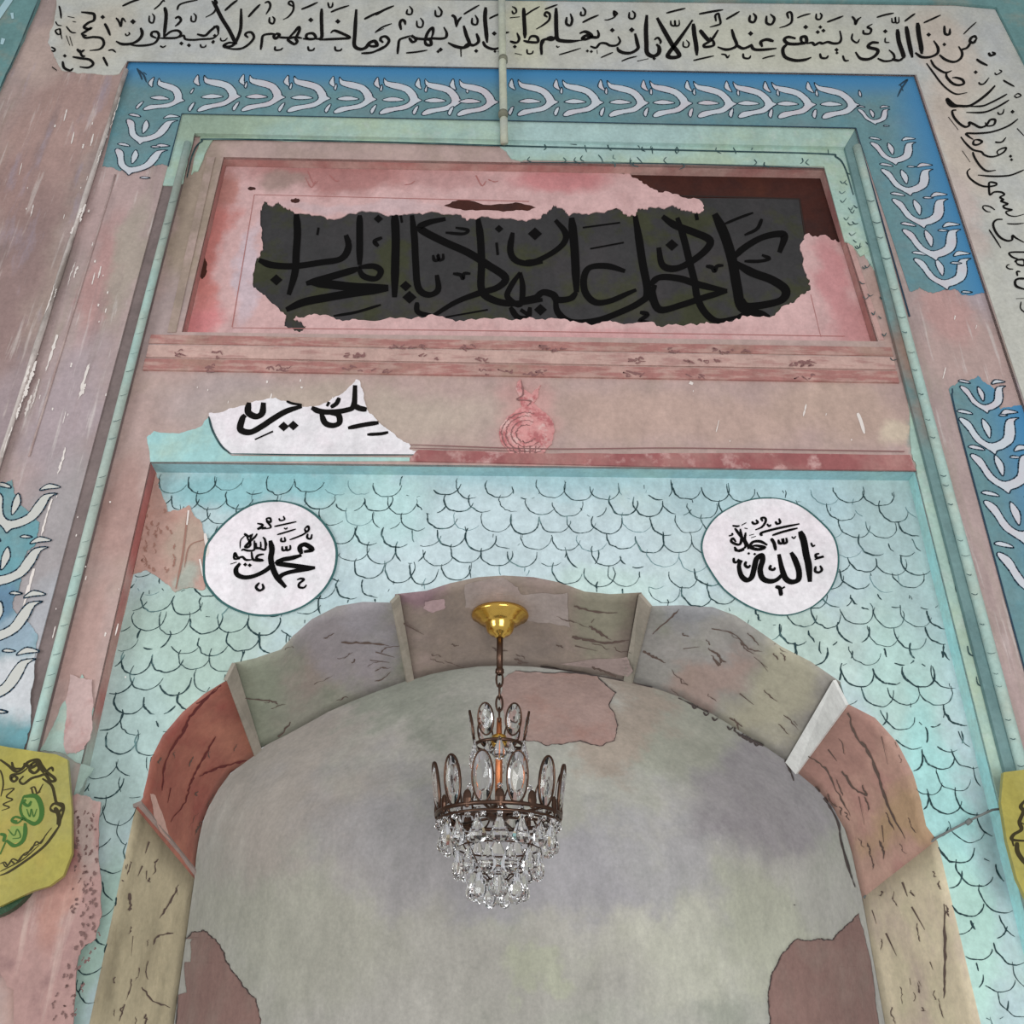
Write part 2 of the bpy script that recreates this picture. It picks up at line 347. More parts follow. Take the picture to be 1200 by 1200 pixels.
ink.text(250, 0, 6, """28 0,10 20,50 60,130 110,210 150,290 165,310;24 195,60 195,140 190,210 165,280 135,320 90,330 75,320 110,300 155,305;20 80,75 130,30 170,0
20 245,265 225,245 240,228 270,230 285,265 250,310 200,340 140,345 75,335;20 245,120 290,70 330,30;18 360,20 385,12 400,30 395,60 370,100;16 395,120 395,155 420,165 430,135 415,115
16 560,45 530,25 540,8 560,20 562,70 530,115 490,138;20 618,65 670,45 735,15;20 333,350 340,300 350,250 400,238 440,240;24 440,235 465,245 440,270 425,255 445,235;20 455,262 520,265 580,262 625,268
22 530,265 570,225 600,190 605,215 580,270 590,290 570,310 535,290 525,275 580,262;22 630,272 690,275 720,265 700,235 660,240 655,265 690,275;32 685,140;26 762,60 760,130 762,200 760,265 720,275
22 745,280 830,275 900,272 960,265 905,235 850,215 825,232;32 875,150;15 805,15 815,50 835,45 840,15;19 825,85 880,62 955,38
16 435,325 435,350 470,350 490,335;16 665,325 672,352 700,352 712,335;16 855,325 860,352 890,355 905,340
28 1005,65 1000,150 995,240 992,320 1030,345 1070,335 1100,300 1135,290 1150,320 1110,325 1090,310;22 1060,135 1130,100 1205,72;14 1135,230 1200,200;20 1040,375 1110,370 1160,350 1200,325
12 50,265 55,285 80,285 100,265;14 0,185 35,190 30,220;24 10,250;20 0,290""")
ink.text(440, 0, 6, """22 0,105 60,70 130,40;16 0,225 50,190 115,165;22 55,300 35,280 45,260 75,258 95,285 75,320 30,350 0,360
15 225,65 220,95 250,100 258,70 238,42;15 290,145 295,185 325,190 335,155 315,125;16 420,70 425,110 455,112 465,80 440,45;22 180,210 172,165 185,140 205,150 210,175
20 155,380 160,330 170,280 215,262 250,250;22 235,265 260,295 285,280 255,245;22 250,255 290,270 350,275 400,270 460,272 495,262 500,230 480,190
24 345,265 355,310 390,315 385,280 355,270 370,225 400,195 405,230 390,275;28 458,348;22 440,362;16 215,372 290,365 365,352;22 535,105 560,125 570,190;20 570,180 580,150 605,118
18 620,100 670,70 730,35;17 680,125 680,165 710,172 718,140 700,105;26 620,180 640,250 660,310 620,335 560,325 510,300;18 600,345 602,400;24 710,235 725,290 690,318 650,310 620,330;26 708,358
30 775,50 770,130 778,220 785,300;18 800,130 840,110 880,95;22 755,290 775,325 830,345 885,330;30 835,235;20 870,290 890,240 940,225;18 840,362;18 870,362
14 960,75 970,95 990,85 985,60 960,45;14 945,125 1015,118;28 1042,55 1045,130 1050,220 1050,270;20 945,290 990,300 1010,275 995,230;24 980,328
22 1040,285 1080,295 1140,295 1135,260 1095,255 1075,285;16 1050,110 1100,75 1155,45;14 1130,205 1190,165;14 1065,345 1070,375 1100,375 1110,355;12 980,375 1030,385;18 1170,385 1168,320 1190,280""")
ink.text(620, 0, 6, """18 110,65 150,50 200,32;18 130,120 110,105 120,85 145,100 140,140 100,175 50,205
30 190,55 190,130 192,220 200,275 240,288 300,290 350,285;22 190,250 165,280 120,275 90,290 85,340 85,385;24 120,275 150,262 180,275;20 265,120 262,165 290,178 303,140 290,95;16 365,80 365,105 390,105 395,75 375,50
20 375,158 430,130 490,105;26 355,235 390,222 425,235 440,255 400,250 375,270 400,275 440,262 480,262 490,240 480,210;20 345,285 400,280
20 430,325 470,335 500,305 540,305 570,320 615,318 640,290 625,255;30 585,212;14 590,85 600,110 620,95 595,78 605,115 560,138 530,140;26 745,235 760,300 765,340 720,370 670,372 630,355 620,330;34 722,210
16 705,85 705,125 735,130 745,100 725,75;14 505,405 550,385 590,368;14 650,430 700,410 760,395;13 760,430 840,412;20 410,358;20 438,362;10 478,350 480,378
10 192,320 200,332 215,325;14 210,385 280,365 365,338;32 828,105 822,200 825,300 830,370 870,395 910,375 915,335 895,310;22 880,412;18 880,280 905,265 925,290 920,310
32 900,125 935,190 975,260 1010,320 1045,365 1055,395 1010,405 975,395 985,370 1015,330 1060,270 1110,200 1150,140;15 995,145 1000,175 1025,180 1025,145 1030,180 1055,175 1055,140;18 965,92 1030,75 1100,58
13 1085,290 1085,325 1115,330 1125,305 1105,280;32 1155,165 1162,240 1175,320 1180,390;12 1155,425 1200,415""")
ink.text(800, 0, 6, """16 75,425 140,410 220,392;20 115,98 200,82 285,68;18 235,150 230,110 250,95 258,120 265,165 230,180 190,190
30 120,210 160,260 190,290;22 250,210 215,265 190,290 150,315 160,330 215,320 215,290 190,262;24 345,205 360,260 380,315 350,340 300,348 245,330
24 375,315 420,340 460,330 480,315;24 480,310 500,345 560,350 660,340;26 640,290 590,278 550,295 560,330;32 478,235;20 475,105 470,145 500,155 515,120 495,92;20 590,110 590,160 625,170 645,130 615,98
20 305,135 350,110 400,80;14 270,380 300,385 315,405 330,385;17 425,375 430,405 465,410 480,390;14 560,412 600,400 650,390
18 745,130 735,95 755,85 768,105 765,155 730,180 680,195;16 805,125 850,108 900,95;30 865,190;26 795,270 740,260 715,280 740,305 790,310 840,305 870,295 865,260 835,262 835,290 860,310;26 740,305 705,345 720,400 790,425 860,420 905,403
22 870,305 910,300 930,315 960,300 985,305 1020,295 1060,305 1100,300 1115,270 1105,215;26 950,225;26 990,215;24 968,190;16 940,95 940,130 965,135 978,110 965,90;20 1015,155 1070,135 1130,112
26 1082,350;20 1085,372;18 965,375 975,405 1010,408 1025,390;16 1125,390 1140,425 1170,425""")
ink.text(980, 0, 6, """18 110,115 130,140 135,170 150,140 175,120;18 285,122 340,105 405,92;13 390,125 395,155 415,155 415,120 420,158 440,155 440,118
18 190,210 195,235 235,235 245,205 220,190 255,168;15 115,235 110,275 145,300 165,275;26 300,300 250,300 225,330 290,350 280,385 230,415 170,410 135,365;28 345,220;12 345,265 345,295 375,298
18 290,410 340,430 400,420 405,385 370,350;22 390,415 440,425 475,405;32 430,205 440,290 470,380 475,410;32 492,185 510,290 535,405;18 480,150 520,120 555,95;34 572,160 580,240 595,320 602,380
22 555,370 600,400 660,400 710,375 715,335 685,285;28 650,243;18 615,160 670,135 735,105;20 760,180 765,235 795,240 800,200;24 760,312
20 725,385 770,420 830,435 875,410 885,370 860,325;20 875,350 920,335 950,290;22 985,275 965,300 940,290 950,265 975,255 990,275;12 895,240 940,195 985,155;20 1070,370 1085,390 1115,380 1095,365;18 985,415 1020,440 1065,460""")
ink.text(1060, 60, 8.571, """24 262,85 300,150 370,200 420,215 475,195;28 420,215 425,260 480,320 540,340 595,325 580,285 520,265 480,265;20 220,120 300,230 360,310 430,380 520,430 630,415
36 715,210;24 725,85 770,110 835,145;20 745,310 760,330 800,325 850,265;16 905,215 925,235 975,205 950,185;20 990,290 1040,320 1105,355
32 910,345 850,410 780,470 700,525 640,550 560,550 500,540 430,480 440,520 480,555 560,555;24 1030,430 960,470 860,520 780,550 650,555;24 1050,490 970,540 870,590 780,615 620,615
26 520,590 480,600 495,660 550,725 610,760 650,745 650,715 700,735 760,765 820,745 860,690 910,690 895,740 830,750 810,715;36 1085,608;18 935,610 950,632 985,625 1000,580;16 1100,450 1130,465 1170,445 1140,425 1100,450
24 1140,680 1060,740 960,785 850,815 720,825 620,825 650,860 690,885;24 700,890 690,930 730,940 780,910 745,890 700,890
22 565,860 620,930 690,990 770,1010 800,1040 860,1060 930,1050 1000,1010 1020,970 970,980 930,1010 950,1050;20 910,910 930,915 980,910 1020,865;30 1065,1055;28 1075,1090;18 1130,775 1200,850;12 440,660 540,790;10 580,1000 660,1115""")
ink.text(1080, 180, 10, """26 600,-20 610,20 640,80 700,160 770,205 870,195;26 1200,190 1120,225 1030,255 900,265 780,262 660,250
26 570,175 535,215 560,280 640,345 720,380 790,385 870,370 870,345 800,335 790,380 800,480 850,450 930,450 970,480 920,510 960,540 930,555 1010,590 960,610 980,640 1060,660 990,680 1020,720 1100,735 1200,710
18 860,660 800,620 730,610 720,640 760,675 810,685;28 950,770 880,775 840,820 860,900 920,980 1000,1020 1060,1010 1065,960 1110,990 1200,1040;18 790,890 850,980 930,1105;18 1000,820 1100,825 1200,815""")
ink.text(1100, 280, 12, """28 1300,185 1200,185 1050,185 990,200 1030,250 1100,280 1150,300;32 1100,330 1080,310 1140,290 1200,300 1200,370 1120,360 1090,330
20 1050,425 990,420 955,395 970,365 1000,360;28 1110,520 1100,460 1150,460;38 1250,560 1120,560 1075,600 1100,670 1250,720;16 1090,840 1250,835;20 1160,880 1155,980 1250,1060""")
ink.build('lettering', BLK, band)
topt = slab('trim_1', [(-420, -160), (1560, -160), (1560, 330), (1330, 330), (1168, 8), (1120, 3), (400, -5), (200, -64)], Y_OUT, .012, TEALW)
tag(topt, 'teal painted strip above the cream writing band', kind='structure')
t2 = slab('trim_2', jag([(-160, -160), (75, -160), (46, 0), (20, 60), (0, 102), (-60, 250), (-160, 400)], 2, 3), Y_OUT, .010, TEALW)
tag(t2, 'teal and white painted strip in the upper left corner', kind='structure')
ln = Ink(surfY(Y_OUT-.0115)); TW = Ink(surfY(Y_OUT-.0118))
ln.stroke([(47, -6), (20, 60), (0, 103)], 1.6); ln.build('border_line', DTEAL, t2)
TW.stroke([(14, -5), (5, 8), (-6, 24)], 9, taper=1); TW.stroke([(14, 15), (15, 22)], 6); TW.stroke([(4, 45), (2, 52)], 8); TW.build('white_marks', TULP, t2)
# --- blue tulip border plate
i_tl, i_tr = (213, 133), (1003, 150)
i_bl, i_br = down(*i_tl, YB), down(*i_tr, YB)
plate = slab('wall_border', [[o_tl, o_tr, o_br, o_bl], [i_tl, i_tr, i_br, i_bl]], Y_BLUE+.012, .012, PEEL_BLUE)
tag(plate, 'scraped stepped border around the mihrab with its paint partly gone', kind='structure')
bz = Y_BLUE-.0022
B1 = jag([(150, 70), (1072, 87), (1163, 341), (1130, 345), (1118, 338), (1095, 343), (1078, 336), (1066, 341), (1003, 150), (213, 133), (196, 194), (178, 193), (158, 202), (140, 200), (120, 195)], 3, 4, keep=(0, 1, 7, 8, 9, 14))
b1 = slab('tulip_border', B1, Y_BLUE, .002, BLUE)
tag(b1, 'blue painted border of white tulips above and right of the recessed panel', 'painted border')
B2 = jag([(1121, 462), (1140, 470), (1160, 478), (1192, 474), down(1192, 474, 640), down(1192, 474, 850), (1191, 850), (1200, 830), down(1123, 528, 780)], 3, 4, keep=(3, 4, 5, 6, 7))
B2 = jag([(1112, 456), (1124, 446), (1146, 440), (1166, 458), (1172, 480), (1200, 474), (1330, 474), (1420, 850), down(1112, 470, 850)], 3, 4, keep=(5, 6, 7, 8))
b2 = slab('tulip_border', B2, Y_BLUE, .002, BLUE)
tag(b2, 'lower patch of blue tulip border at the right edge under the bare plaster', 'painted border')
LEFTB = mat('weathered_blue_paint', (104, 158, 168), Y=0, blobs=((20, 800, 60, 40, (206, 206, 210)), (20, 740, 40, 30, (150, 170, 186)), (0, 700, 30, 30, (96, 128, 160), .8)), n=((6, (120, 150, 152), .45, .65, .8),))
B3 = jag([(-150, 560), (0, 565), (14, 562), (20, 590), (46, 612), (40, 640), (30, 650), (22, 690), (14, 712), (34, 730), (44, 745), (40, 790), (36, 850), (22, 890), (-150, 890)], 3, 4, keep=(0, 13, 14))
b3 = slab('tulip_border', B3, Y_BLUE, .002, LEFTB)
tag(b3, 'worn remnant of blue and white tulip border at the left edge above the yellow plaque', 'painted border')
# tulip motif measured once on the wall, as offsets along and across its axis
REF = (580+548/7.5, 80+292/7.5)
def mot(pts): return [((580+x/7.5)-REF[0], (80+y/7.5)-REF[1]) for x, y in pts]
def wallvec(p):
    a = P(REF[0]+p[0], REF[1]+p[1], 0)-P(*REF, 0); return (a.x, a.z)
T_MAIN = [wallvec(p) for p in mot([(216, 112), (250, 140), (350, 155), (440, 185), (500, 240), (520, 275), (552, 292), (520, 312), (440, 365), (340, 385), (240, 412), (217, 395), (260, 360), (350, 345), (420, 325), (450, 287), (400, 225), (300, 198), (230, 170)])]
T_SIDE = [[wallvec(p) for p in mot(q)] for q in ([(225, 292), (300, 268), (380, 280), (402, 295), (300, 306)], [(138, 160), (160, 108), (172, 118), (182, 160), (196, 196), (168, 188)], [(140, 385), (160, 345), (186, 334), (176, 380), (158, 408)], [(560, 210), (572, 170), (584, 196), (578, 226)])]
TM = {}
def tulip(tip, ang, k, parent, group=None, m=TULW, cutoff=None):
    """ang 0 points right, -90 points down"""
    c, s = math.cos(math.radians(ang)), math.sin(math.radians(ang)); p0 = P(*tip, bz); TM['n'] = TM.get('n', 0)+1; lift = .00025*(TM['n'] % 2)
    def T(p): return Vector((p0.x+k*(p[0]*c-p[1]*s), bz, p0.z+k*(p[0]*s+p[1]*c)))
    def sm(q):
        r = [Vector(v) for v in q]; n = len(r); out = []
        for i in range(n):
            a, b, cc, d = r[i-1], r[i], r[(i+1) % n], r[(i+2) % n]
            for j in range(3):
                t = j/3; out.append(.5*((2*b)+(cc-a)*t+(2*a-5*b+4*cc-d)*t*t+(3*b-a-3*cc+d)*t**3))
        return out
    V = []; FC = []; LV = []; LF = []
    for q in [T_MAIN]+T_SIDE:
        r = sm(q); tr = tessellate_polygon([[Vector((v.x, v.y, 0)) for v in r]]); n = len(V)
        W = [T(v)+Vector((0, -.0004-lift, 0)) for v in r]; V += W
        for t in tr:
            a, b, cc = (W[i] for i in t); FC.append(tuple(n+i for i in (t if (b-a).cross(cc-a).y < 0 else reversed(t))))
        m_ = len(r); cen = sum((T(v) for v in r), Vector())/m_
        for i in range(m_):
            a, b = T(r[i]), T(r[(i+1) % m_]); d = (b-a)
            if d.length < 1e-5: continue
            nn = Vector((-d.z, 0, d.x)).normalized()*(.0013+.001*random.random()); y = Vector((0, -.00052-lift, 0)); e = d*.15
            j = len(LV); LV += [a-e-nn+y, b+e-nn+y, b+e+nn+y, a-e+nn+y]; LF.append((j, j+1, j+2, j+3))
    o = obj('tulip', V, FC, m, parent); obj('outline', LV, LF, NAVY, o)['kind'] = 'stuff'; return o
for i, tx in enumerate((282, 334, 387, 441, 494, 543, 584)): tulip((tx, 113+(tx-282)*.022), -1 if i else 2, 1.07, b1)
for tx in (654, 707, 760, 811, 863, 910, 956, 1007): tulip((tx, 119.5+(tx-654)*.010), -1, 1.07, b1)
tulip((216, 118), -8, .95, b1)
tulip((164, 169), -91, .95, b1); tulip((151, 205), -91, .95, b1)
for t, s_ in (((1026, 146), .62), ((1050, 193), .85), ((1067, 229), .95), ((1083, 267), 1), ((1097, 305), 1.02), ((1110, 339), .98)): tulip(t, -89, s_, b1)
for t, k_ in (((1157, 484), .72), ((1166, 532), .92), ((1182, 578), .95), ((1202, 638), 1), ((1222, 705), 1.05)): tulip(t, -89, k_, b2)
TW2 = mat('tulip_grey_white', (196, 196, 190), bump=0)
for t in ((8, 624), (-5, 690), (-14, 757), (-24, 828)): tulip(t, -91, .92, b3, m=TW2)
edge = Ink(surfY(bz-.0008))
edge.stroke([(150, 71), (600, 79.5), (1072, 88)], 1.6, taper=1); edge.stroke([(1072, 88), (1163, 341)], 1.8, taper=1); edge.stroke([(213, 133), (1003, 150)], 1.4, taper=1)
edge.stroke([(1003, 150), (1066, 371)], 2.0, taper=1); edge.stroke([(213, 133), (197, 195)], 1.6, taper=1)
edge.text(120, 80, 6.667, "14 270,0 300,60 310,90;14 270,5 320,50 345,110;12 320,30 345,50"); edge.text(980, 0, 6, "14 440,600 500,560 460,620 430,680;12 450,590 470,640")
edge.build('border_line', NAVY, b1)
edge = Ink(surfY(bz-.0008)); edge.stroke([(1116, 455), (1124, 500), down(1112, 470, 800)], 2, taper=1); edge.build('border_line', NAVY, b2)
# --- groove and rounded bead
def shift(p, dx, dy=0): return (p[0]+dx, p[1]+dy)
g_tl, g_tr = (i_tl[0]-1, i_tl[1]), (i_tr[0]+1, i_tr[1])
fi_tl, fi_tr = (228, 156), (990, 172)
fld = [fi_tl, fi_tr, down(*fi_tr, YB), down(*fi_bl, YB) if False else down(*fi_tl, YB)]
grl = slab('trim_3', [i_tl, (228, 156), down(228, 156, YB), i_bl], Y_BLUE+.016, .012, GROOVE)
tag(grl, 'grey mauve groove down the left side of the panel frame', kind='structure')
grr = slab('trim_4', [i_tr, (990, 172), down(990, 172, YB), i_br], Y_BLUE+.016, .012, GROOVER)
tag(grr, 'dark teal and brown groove down the right side of the panel frame', kind='structure')
mt = slab('trim_5', [i_tl, i_tr, (990, 172), (228, 156)], Y_BLUE+.016, .014, MOULD)
tag(mt, 'pale teal moulding under the blue tulip border', kind='structure')
slab('corner_piece', jag([i_tl, (228, 156), (218, 196), (214, 215), (190, 217), down(*i_tl, 217)], 1.5, 3, keep=(0, 5)), Y_BLUE+.004, .003, MOULD, mt)
BEADM = mat('pale_teal_bead', (166, 196, 188), Y=0, blobs=((195, 240, 50, 60, (150, 160, 150), .8), (110, 560, 50, 120, (172, 186, 176), .8)), n=((7, (178, 192, 178), .45, .65, .8),))
def vline(x, y, y2, Y, k=24): return [P(*down(x, y, y+(y2-y)*i/k), Y) for i in range(k+1)]
bead_l = tube('trim_6', vline(*down(212, 200, 168), 1290, -.002)[:], .0125, BEADM)
tag(bead_l, 'pale teal bead down the left of the frame', kind='structure')
bead_r = tube('trim_7', vline(*down(1011, 198, 172), 1290, -.002)[:], .0135, BEADM)
tag(bead_r, 'pale teal bead down the right of the frame', kind='structure')
seg = Ink(surfY(-.017))
for k in range(26):
    y = 235+k*26+random.uniform(-12, 12); x = down(1011, 198, y)[0]; seg.stroke([(x-5, y), (x, y+1.5), (x+random.uniform(0, 6), y)], random.uniform(.5, 1.2))
    x = down(212, 200, y)[0]; seg.stroke([(x-5, y+3), (x, y+2), (x+5, y)], random.uniform(.3, .8))
seg.build('joint_lines', DTEAL, bead_r)
# --- inner field: panel frame and lintel, with the recess below
pr = [(262, 184), (966, 197), (1029, 400), (213, 389)]          # panel recess
L0, R0 = (176, 541), (1074, 551)                                  # lintel underside corners
fpoly = [fi_tl, fi_tr, down(*fi_tr, YB), down(*R0, YB), R0, L0, down(*L0, YB), down(*fi_tl, YB)]
field = slab('wall_inner', [fpoly, pr], Y_IN+.01, .01, INNER)
tag(field, 'pinkish bare plaster field and lintel inside the frame', kind='structure')
reveal('panel_reveal', pr, Y_IN, Y_PANEL, mat('panel_reveal_paint', (176, 120, 114), n=((6, (196, 160, 150), .45, .65, .8),)), (0, 1, 2, 3), field, .006)
M2 = slab('pale_moulding', jag([(236, 156), (990, 172), down(990, 172, 292), (1008, 300), (996, 286), (990, 283), (966, 195), (620, 187), (600, 186), (585, 170), (430, 166), (250, 163), (232, 200), (224, 204)], 2, 3, keep=(0, 1, 5, 6)), Y_IN, .004, MOULD, field)
rr = slab('pale_moulding', jag([(1010, 292), down(990, 172, 292), down(990, 172, 1285), down(*R0, 1285), (1075, 556), (1068, 530), (1062, 440), (1050, 380), (1030, 330)], 3, 4, keep=(1, 2, 3)), Y_IN, .003, MOULD, field)
LT = mat('pale_teal_left', (160, 188, 176), n=((5, (176, 196, 190), .45, .65, .8), (9, (186, 176, 160), .55, .7, .6)))
slab('pale_moulding', jag([(96, 790), (70, 830), (45, 880), (78, 885), (110, 900), (88, 940), (112, 975), (100, 1060), (60, 1285), down(*L0, 1285), down(*L0, 830)], 3, 4, keep=(8, 9)), Y_IN, .003, LT, field)
dl = Ink(surfY(Y_IN-.0055))
dl.stroke([(219, 208), (226, 180), (236, 166), (256, 163), (430, 166), (600, 171), (800, 176), (960, 180), (980, 184), (990, 196), (1000, 228)], 2.2, taper=.6, k=10)
dl.stroke([(610, 190), (790, 192), (966, 197)], 1.6)
for _ in range(46):
    x = random.uniform(600, 985); y = random.choice((random.uniform(152, 170), random.uniform(178, 188)))+(x-600)*.018
    dl.stroke([(x, y), (x+random.uniform(-4, 4), y+4), (x+random.uniform(-3, 7), y+random.uniform(5, 9))], random.uniform(.8, 1.6), k=3)
for _ in range(12):
    x = random.uniform(250, 560); dl.stroke([(x, 146+x*.015), (x+2, 150+x*.015), (x+6, 149+x*.015)], 1.4, k=3)
for _ in range(26):
    y = random.uniform(200, 420); x = down(990, 172, y)[0]-random.uniform(4, 24); dl.stroke([(x, y), (x+3, y+3), (x+random.uniform(3, 9), y+random.uniform(-3, 3))], random.uniform(.8, 1.4), k=3)
for _ in range(40):
    y = random.uniform(560, 1190); x = down(*R0, y)[0]+random.uniform(6, 40); dl.stroke([(x, y), (x+2, y+9), (x+9, y+13)], random.uniform(.6, 1.5), k=3, wob=.4)
dl.build('crack_lines', DTEAL, field)
# thin plaster mouldings round the panel
def fillet(name, a, b, c, d, Y, th, m, label=None): return slab(name, [a, b, c, d], Y, th, m, field)
fillet('side_fillet', (243, 184), (252, 184), (206, 389), (196, 389), Y_IN, .003, mat('brown_fillet', (160, 140, 126), n=((9, (184, 158, 150), .45, .65, .8),)))
fillet('side_fillet', (993, 285), (999, 285), (1036, 398), (1030, 398), Y_IN, .002, mat('pink_fillet', (200, 160, 152), n=((9, (184, 138, 134), .45, .65, .8),)))
for ya, yb, m_, th in ((392, 402, REDS, .003), (404, 418, PINKS, .005), (420, 433, REDS, .007)):
    xl = down(178, 388, ya)[0]; xr = down(1046, 400, ya)[0]
    fillet('lintel_fillet', (xl, ya), (xr, ya+15), (xr+3, yb+15), (xl-3, yb), Y_IN, th, m_)
fl = Ink(surfY(Y_IN-.0078))
for _ in range(34):
    x = random.uniform(175, 1010); yb = random.choice((398, 411, 427))+x*.016
    for _ in range(4):
        a = x+random.uniform(-11, 11); b = yb+random.uniform(-3, 2); fl.stroke([(a, b), (a+random.uniform(-4, 4), b+random.uniform(-3, 3)), (a+random.uniform(2, 8), b+random.uniform(-3, 3))], random.uniform(1, 2.4), k=3)
fl.build('painted_flowers', MARK, field)
bf = slab('bottom_fillet', jag([(490, 527), (600, 531), (800, 531), (1066, 533), (1074, 551), (900, 549), (480, 540)], 1.5, 3, keep=(4, 5)), Y_IN, .006, REDD, field)
sp = Ink(surfY(Y_IN-.004)); sp.stroke([(480, 521), (640, 526), (800, 525), (1060, 529)], 1.6, taper=1)
sp.stroke([(480, 525), (560, 527), (640, 530)], 1.2); sp.build('fillet_line', MARK, field)
# faded painted fruit motif in the middle of the lintel
frm = mat('faded_rose_paint', (214, 146, 144), n=((40, (186, 104, 106), .48, .6, .9), (25, (220, 184, 178), .52, .64, .8)), bump=.3)
fr = slab('pomegranate_motif', jag([(612, 476), (608, 468), (604, 455), (610, 444), (614, 456), (622, 462), (634, 451), (631, 462), (625, 472), (634, 480), (645, 490), (650, 505), (647, 520), (636, 532), (615, 537), (596, 530), (587, 518), (586, 500), (594, 488), (605, 480)], 1.6, 3), Y_IN, .003, frm)
tag(fr, 'faded rose pink pomegranate painted on the middle of the lintel', 'painting')
fi = Ink(surfY(Y_IN-.0038))
for r in (12, 18, 24, 29): fi.stroke(jit=.8, wd=1.2, wob=.5, pts=[(617+r*math.cos(t), 508+r*.85*math.sin(t)) for t in [math.radians(a) for a in range(20+r, 300, 20)]])
for a in range(5): fi.stroke([(600+a*7, 522), (603+a*6, 530), (605+a*5, 535)], 1.3)
fi.stroke([(611, 446), (613, 462), (606, 468), (622, 470), (618, 476)], 2, wob=.5); fi.build('painted_lines', MARK, fr)
# white flecks of bare plaster
FLECK = mat('white_fleck', (226, 216, 210), bump=0)
for (surfc, par, boxes) in ((surfY(Y_IN-.001), field, ((190, 440, 440, 470, 9), (800, 440, 1060, 520, 6), (120, 560, 150, 800, 4))), (surfY(Y_OUT-.001), wall, ((20, 90, 110, 520, 18), (90, 120, 130, 420, 10))), (surfY(Y_BLUE-.0015), plate, ((60, 220, 140, 800, 14), (1100, 360, 1190, 460, 5)))):
    ik = Ink(surfc)
    for x0, y0, x1, y1, c in boxes:
        for _ in range(c):
            x = random.uniform(x0, x1); y = random.uniform(y0, y1); l = random.choice((2, 2, 3, 5, 14)); ik.stroke([(x, y), (x-l*.12, y+l*.5), (x-l*.25, y+l)], random.uniform(.8, 2.4), k=3, wob=.4)
    tag(ik.build('paint_flecks', FLECK, par), kind='stuff')
ik = Ink(surfY(Y_IN-.001)); ik.stroke([(1005, 484), (1009, 494), (1013, 508)], 4); ik.stroke([(1043, 420), (1047, 424)], 4); ik.stroke([(808, 448), (812, 450)], 7); tag(ik.build('paint_flecks', FLECK, field), kind='stuff')
# scratches / light ridges along the stepped edge at left
rg = tube('trim_8', [P(*down(148, 82, y), Y_OUT-.002) for y in range(82, 900, 30)], [.006+.003*random.random() for _ in range(82, 900, 30)], mat('ridge_plaster', (204, 192, 186), n=((14, (140, 128, 120), .45, .6, .9, (1, 1, .3)),), bump=.3))
tag(rg, 'rough pale plaster ridge along the left step of the frame', kind='structure')
rg2 = tube('trim_9', [P(*down(152, 150, y), Y_BLUE-.001) for y in range(205, 560, 30)], .003, mat('ridge_shadowy', (172, 146, 142), n=((9, (196, 176, 170), .45, .65, .8),)))
tag(rg2, 'narrow plaster ridge inside the left step of the frame', kind='structure')
for surfc, par, L_ in ((surfY(Y_OUT-.011), rg, [(148, 82, 100, 760, 16)]), (surfY(Y_BLUE-.0012), plate, [(160, 82, 300, 860, 10), (186, 140, 420, 870, 8)])):
    ik = Ink(surfc)
    for x0, y0, ya, yb, c in L_:
        for _ in range(c):
            y = random.uniform(ya, yb); l = random.uniform(8, 46); x = down(x0, y0, y)[0]+random.uniform(-3, 5)
            x2 = down(x0, y0, y+l)[0]+x-down(x0, y0, y)[0]; ik.stroke([(x, y), ((x+x2)/2+random.uniform(-1, 1), y+l/2), (x2, y+l)], random.uniform(1, 3.6), nib=.5, taper=.1, wob=.6, jit=.5)
    ik.build('paint_scrapes', FLECK, par)
# --- recessed inscription panel
pback = [P(*q, Y_IN) + Vector((0, Y_PANEL-Y_IN, 0)) for q in pr]
panel = empty('inscription_tablet', tuple((pback[2]+pback[3])/2)); tag(panel, 'recessed dark slate tablet with large black Arabic writing, torn pink plaster around it', 'tablet')
obj('old_paint_ground', [v+Vector((0, .004, 0)) for v in pback], [(0, 3, 2, 1)], BROWN, panel)
slab('slate_board', [(296, 228), (936, 233), (958, 384), (283, 392)], Y_PANEL+.004, .0015, SLATE, panel)
bl = Ink(surfY(Y_PANEL+.0022)); bl.stroke([(700, 229), (820, 230), (937, 233)], 2, taper=1); bl.stroke([(937, 233), (952, 330)], 2.4, taper=1); bl.build('board_edge', mat('dark_brown_line', (48, 32, 28), bump=0), panel)
def front_to_px(v):      # project a world point back to photograph pixels
    d = v-CAM; z = d.dot(fw); return (CX+F*d.dot(RT)/z, CY-F*d.dot(UP)/z)
ob = [front_to_px(v) for v in pback]
hole = [(305, 246), (309, 236), (318, 241), (326, 236), (332, 243), (345, 250), (372, 252), (395, 256), (420, 248), (455, 253), (480, 250), (510, 248), (538, 251), (548, 258), (575, 255), (612, 257), (632, 256), (641, 250), (648, 240), (662, 246), (668, 252), (690, 251), (727, 245), (735, 253), (744, 253), (747, 245), (762, 242), (788, 240), (800, 246), (814, 249), (824, 247),
        (822, 236), (797, 230), (779, 224), (762, 220), (752, 212), (740, 207), (725, 203), (700, 201)]
edge_r = [(988, 284), (970, 277), (948, 273), (942, 278), (938, 293), (944, 319), (950, 337), (937, 348), (922, 357), (902, 372), (872, 370), (858, 377), (832, 379), (814, 380), (779, 382), (762, 377), (721, 377), (697, 380), (668, 377), (639, 375), (610, 375), (572, 373), (534, 377), (502, 369), (470, 372), (420, 375), (391, 372), (365, 369), (347, 370), (344, 374), (359, 382), (350, 389), (333, 382), (332, 366), (312, 348), (297, 337), (300, 305), (308, 287), (305, 264)]
# outer edge: the recess floor; the pink layer is missing in the upper right corner
outer = [ob[0], (640, ob[0][1]+9), (680, ob[0][1]+10)]
ring_j = jag(hole+[(680, ob[0][1]+10)]+[], 1.6, 3)
